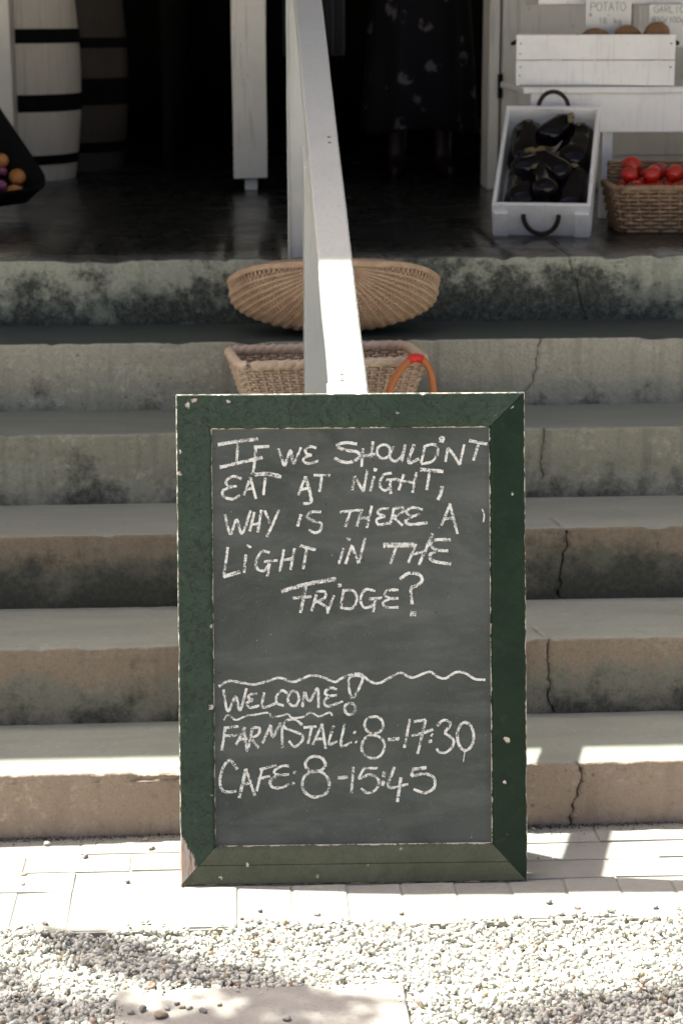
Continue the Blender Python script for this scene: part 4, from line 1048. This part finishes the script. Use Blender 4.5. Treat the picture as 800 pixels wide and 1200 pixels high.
# ------------------------------------------------------------------ person standing inside the doorway, and a curtain
per_ = empty('person', (.745, 4.12, PF), label='person in a long dark floral dress standing inside the dark doorway', cat='person')
m_skin = M('skin', .5, .4); m_skin.col(m_skin.mix(m_skin.noise(12, 3), (.022,.010,.007), (.032,.015,.010)))
m_dress = M('floral_dress', .8, .2)
fl = m_dress.ramp(m_dress.math('ADD', m_dress.vor(9), m_dress.math('MULTIPLY', m_dress.noise(38, 4, .6, 1.0), .28)), (.40, 1.0), (.44, 0.0)); fl = m_dress.math('MULTIPLY', fl, m_dress.ramp(m_dress.noise(26, 4, .6), (.47, 0.0), (.53, 1.0)))
m_dress.col(m_dress.mix(fl, (.006,.006,.009), m_dress.mix(m_dress.noise(14, 2), (.13,.12,.135), (.085,.06,.065))))
sv = [((0,0,.92),.13,.10), ((0,0,1.06),.115,.085), ((0,-.005,1.24),.135,.09), ((0,.0,1.36),.12,.075), ((0,.005,1.43),.05,.05), ((0,-.005,1.50),.047,.047), ((0,-.012,1.58),.072,.088), ((0,-.012,1.66),.055,.07)]
edges = [(i, i+1) for i in range(7)]
def chain(root, pts):
    k = len(sv); prev = root
    for p in pts: sv.append(p); edges.append((prev, len(sv)-1)); prev = len(sv)-1
for s_ in (-1, 1):
    chain(0, [((s_*.085,0,.86),.085,.085), ((s_*.088,-.005,.50),.058,.058), ((s_*.088,.012,.34),.050,.054), ((s_*.09,.018,.10),.033,.036), ((s_*.092,.0,.045),.036,.034), ((s_*.105,-.09,.028),.036,.022), ((s_*.112,-.15,.022),.026,.016)])
    chain(3, [((s_*.15,.005,1.36),.055,.05), ((s_*.20,.01,1.10),.042,.042), ((s_*.21,-.02,.90),.032,.032), ((s_*.205,-.05,.82),.024,.030)])
    h0 = len(sv)-1
    for f_ in range(4): chain(h0, [((s_*(.19+.004*f_), -.03-.018*f_, .765),.0085,.0085), ((s_*(.188+.004*f_), -.035-.017*f_, .725 + .006*abs(f_-1.5)),.008,.008)])
    chain(h0, [((s_*.178,-.085,.79),.009,.009), ((s_*.172,-.095,.765),.008,.008)])
me = bpy.data.meshes.new('body'); me.from_pydata([v[0] for v in sv], edges, [])
bo = link('body', me, m_skin, per_, True)
md = bo.modifiers.new('skin', 'SKIN'); md.use_smooth_shade = True
for i, v in enumerate(sv): me.skin_vertices[0].data[i].radius = (v[1], v[2]); me.skin_vertices[0].data[i].use_root = (i == 0)
ms = bo.modifiers.new('sub', 'SUBSURF'); ms.levels = 1; ms.render_levels = 2
mb = MB(); n = 96; rowsd = [(1.39,.135,.10), (1.30,.158,.118), (1.18,.150,.112), (1.05,.135,.105), (.92,.165,.13), (.75,.185,.155), (.55,.20,.175), (.35,.212,.19), (.185,.222,.20), (.180,.214,.192), (.35,.205,.182)]
for z, rx, ry in rowsd:
    for j in range(n):
        a = 2*math.pi*j/n; k = 1 + max(0, (.95-z))*.085*math.sin(9*a + 1.5*math.sin(2*a)) ; mb.v.append((rx*k*math.cos(a), ry*k*math.sin(a), z + (.012*math.sin(3*a) if z < .2 else 0)))
for i in range(len(rowsd)-1):
    for j in range(n): mb.f.append((i*n+j, i*n+(j+1) % n, (i+1)*n+(j+1) % n, (i+1)*n+j))
mb.build('dress', m_dress, per_, True, True)
m_hair = M('dark_hair', .5, .4); m_hair.col(m_hair.mix(m_hair.noise(1, 3, v=m_hair.scaled(m_hair.coord(), 80, 80, 6)), (.012,.008,.006), (.03,.02,.014)))
bm = bmesh.new(); bmesh.ops.create_icosphere(bm, subdivisions=3, radius=1)
for v in bm.verts:
    back = v.co.y > -.25 or v.co.z > .45
    v.co = Vector((v.co.x*.098, v.co.y*.112 + .012, v.co.z*.118 - (.10*max(0, -v.co.z) if v.co.y > 0 else 0) + 1.63)) if back else Vector((v.co.x*.06, -.02, v.co.z*.06 + 1.63))
link('hair', bm_mesh('hair', bm, True), m_hair, per_, True)
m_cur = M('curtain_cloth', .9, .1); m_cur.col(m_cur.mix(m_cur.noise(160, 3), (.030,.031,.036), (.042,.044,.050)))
mb = MB(); n = 60; zs = [PF+1.93, 2.4, 1.9, 1.6, 1.49]
for z in zs:
    for s_ in (0, 1):
        pass
rows2 = []
for z in zs:
    fr = [(.20 + .23*j/n, 3.74 + .016*math.sin(j*.62 + .6*math.sin(z*4)) , z) for j in range(n+1)]; rows2.append(fr + [(p[0], p[1]+.003, p[2]) for p in fr[::-1]])
m_ = len(rows2[0]); mb.v = [p for r_ in rows2 for p in r_]
for i in range(len(zs)-1):
    for j in range(m_): mb.f.append((i*m_+j, i*m_+(j+1) % m_, (i+1)*m_+(j+1) % m_, (i+1)*m_+j))
mb.f.append(tuple((len(zs)-1)*m_+j for j in range(m_)))
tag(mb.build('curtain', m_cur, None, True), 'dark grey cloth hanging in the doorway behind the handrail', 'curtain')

# ------------------------------------------------------------------ tree beside the steps whose leaves dapple the gravel
tree = empty('tree', (-3.3, -.2, 0), label='leafy tree beside the steps overhanging the gravel', cat='tree')
m_bark = M('bark', .9, .2); a = m_bark.noise(1, 5, .65, .4, m_bark.scaled(m_bark.coord(), 16, 16, 3)); m_bark.col(m_bark.mix(a, (.07,.055,.04), (.15,.12,.09))).bump(a, .8, .02)
m_leaf = M('leaf', .6, .3); m_leaf.col(m_leaf.mix(m_leaf.n('ShaderNodeNewGeometry').outputs['Random Per Island'], (.035,.075,.02), (.075,.12,.03)))
blobs = []      # centres of leaf sprays, set by where their shade lies on the gravel
for (x, y, rx, ry, n, hgt) in [(-.215,-.505,.062,.024,190,2.45), (-.30,-.455,.05,.022,60,2.5), (-.13,-.575,.06,.026,100,2.6), (-.41,-.60,.045,.022,36,2.7), (-.34,-.70,.08,.03,110,2.75), (-.22,-.715,.07,.03,100,2.7), (-.06,-.78,.08,.035,100,2.65), (0,-.615,.055,.018,100,2.5), (.06,-.642,.03,.012,30,2.5),
                               (.02,-.70,.05,.018,50,2.6), (.13,-.725,.06,.018,55,2.6), (.10,-.79,.10,.03,90,2.7), (.50,-.765,.07,.03,110,2.7), (.60,-.75,.07,.03,110,2.65), (.70,-.735,.08,.03,120,2.7), (.80,-.71,.06,.03,80,2.75), (.62,-.83,.12,.03,120,2.75), (-.45,-.80,.15,.05,200,2.75), (.3,-.90,.2,.04,200,2.8), (.9,-.80,.1,.05,150,2.8), (-.1,-.90,.2,.04,200,2.8)]:
    c0 = Vector((x, y, .035)) + SUN*(hgt/SUN.z); blobs.append((c0, rx, ry, n))
tl = random.Random(3); mb = MB()
def leaf(p, d, s_):
    t = d.normalized(); u = t.orthogonal().normalized(); u = (u*tl.uniform(-1,1) + t.cross(u)*tl.uniform(-1,1)).normalized(); nn = t.cross(u)*.18*s_
    mb.add([p, p + t*s_*.45 + u*s_*.26 + nn, p + t*s_, p + t*s_*.45 - u*s_*.26 + nn], [(0,1,2,3)])
for c0, rx, ry, n in blobs:
    for k in range(int(n*1.6)):
        p = c0 + Vector((tl.gauss(0, rx*.58), tl.gauss(0, ry*.58), tl.uniform(-.10,.10))); leaf(p, Vector((tl.uniform(-1,1), tl.uniform(-.7,.7), tl.uniform(-.5,.3))), tl.uniform(.025,.05))
for k in range(9000):      # main crown, well to the left of the steps
    a = Vector((tl.gauss(0,1), tl.gauss(0,1), tl.gauss(0,1))).normalized(); cl = Vector((math.floor(a.x*2.4), math.floor(a.y*2.4), math.floor(a.z*2.4)))
    p = Vector((-4.4, -.9, 4.4)) + a*Vector((1.0,1.0,1.0)).length/1.732*(1.15 + .35*noise.noise(cl*1.7))*tl.uniform(.55,1); leaf(p, Vector((tl.uniform(-1,1), tl.uniform(-1,1), tl.uniform(-.8,.4))), tl.uniform(.05,.10))
lf = mb.build('crown', m_leaf, tree, False); lf['kind'] = 'stuff'
mb = MB()
mb.tube(catmull([Vector(p)*1 for p in [(-3.3,-.2,-.05), (-3.34,-.22,.8), (-3.5,-.35,1.7), (-3.9,-.6,2.8), (-4.3,-.85,4.2)]], .12), lambda t: .14*(1-t)+.03, 10)
mb.build('trunk', m_bark, tree)
def limb(pts, r0):
    mb = MB(); mb.tube(catmull([Vector(p) for p in pts], .08), lambda t: r0*(1-t)+.0022, 7); mb.build('limb', m_bark, tree)
limb([(-3.45,-.31,1.5), (-2.8,-.05,2.2), (-2.1,.15,2.62), (-1.5,.30,2.78), (-1.2,.26,2.72)], .05)
limb([(-1.6,.28,2.76), (-1.15,.14,2.86), (-.75,.08,2.86), (-.45,.02,2.80)], .012)
limb([(-3.42,-.29,1.4), (-3.9,-1.0,2.6), (-4.3,-1.4,3.6)], .05)
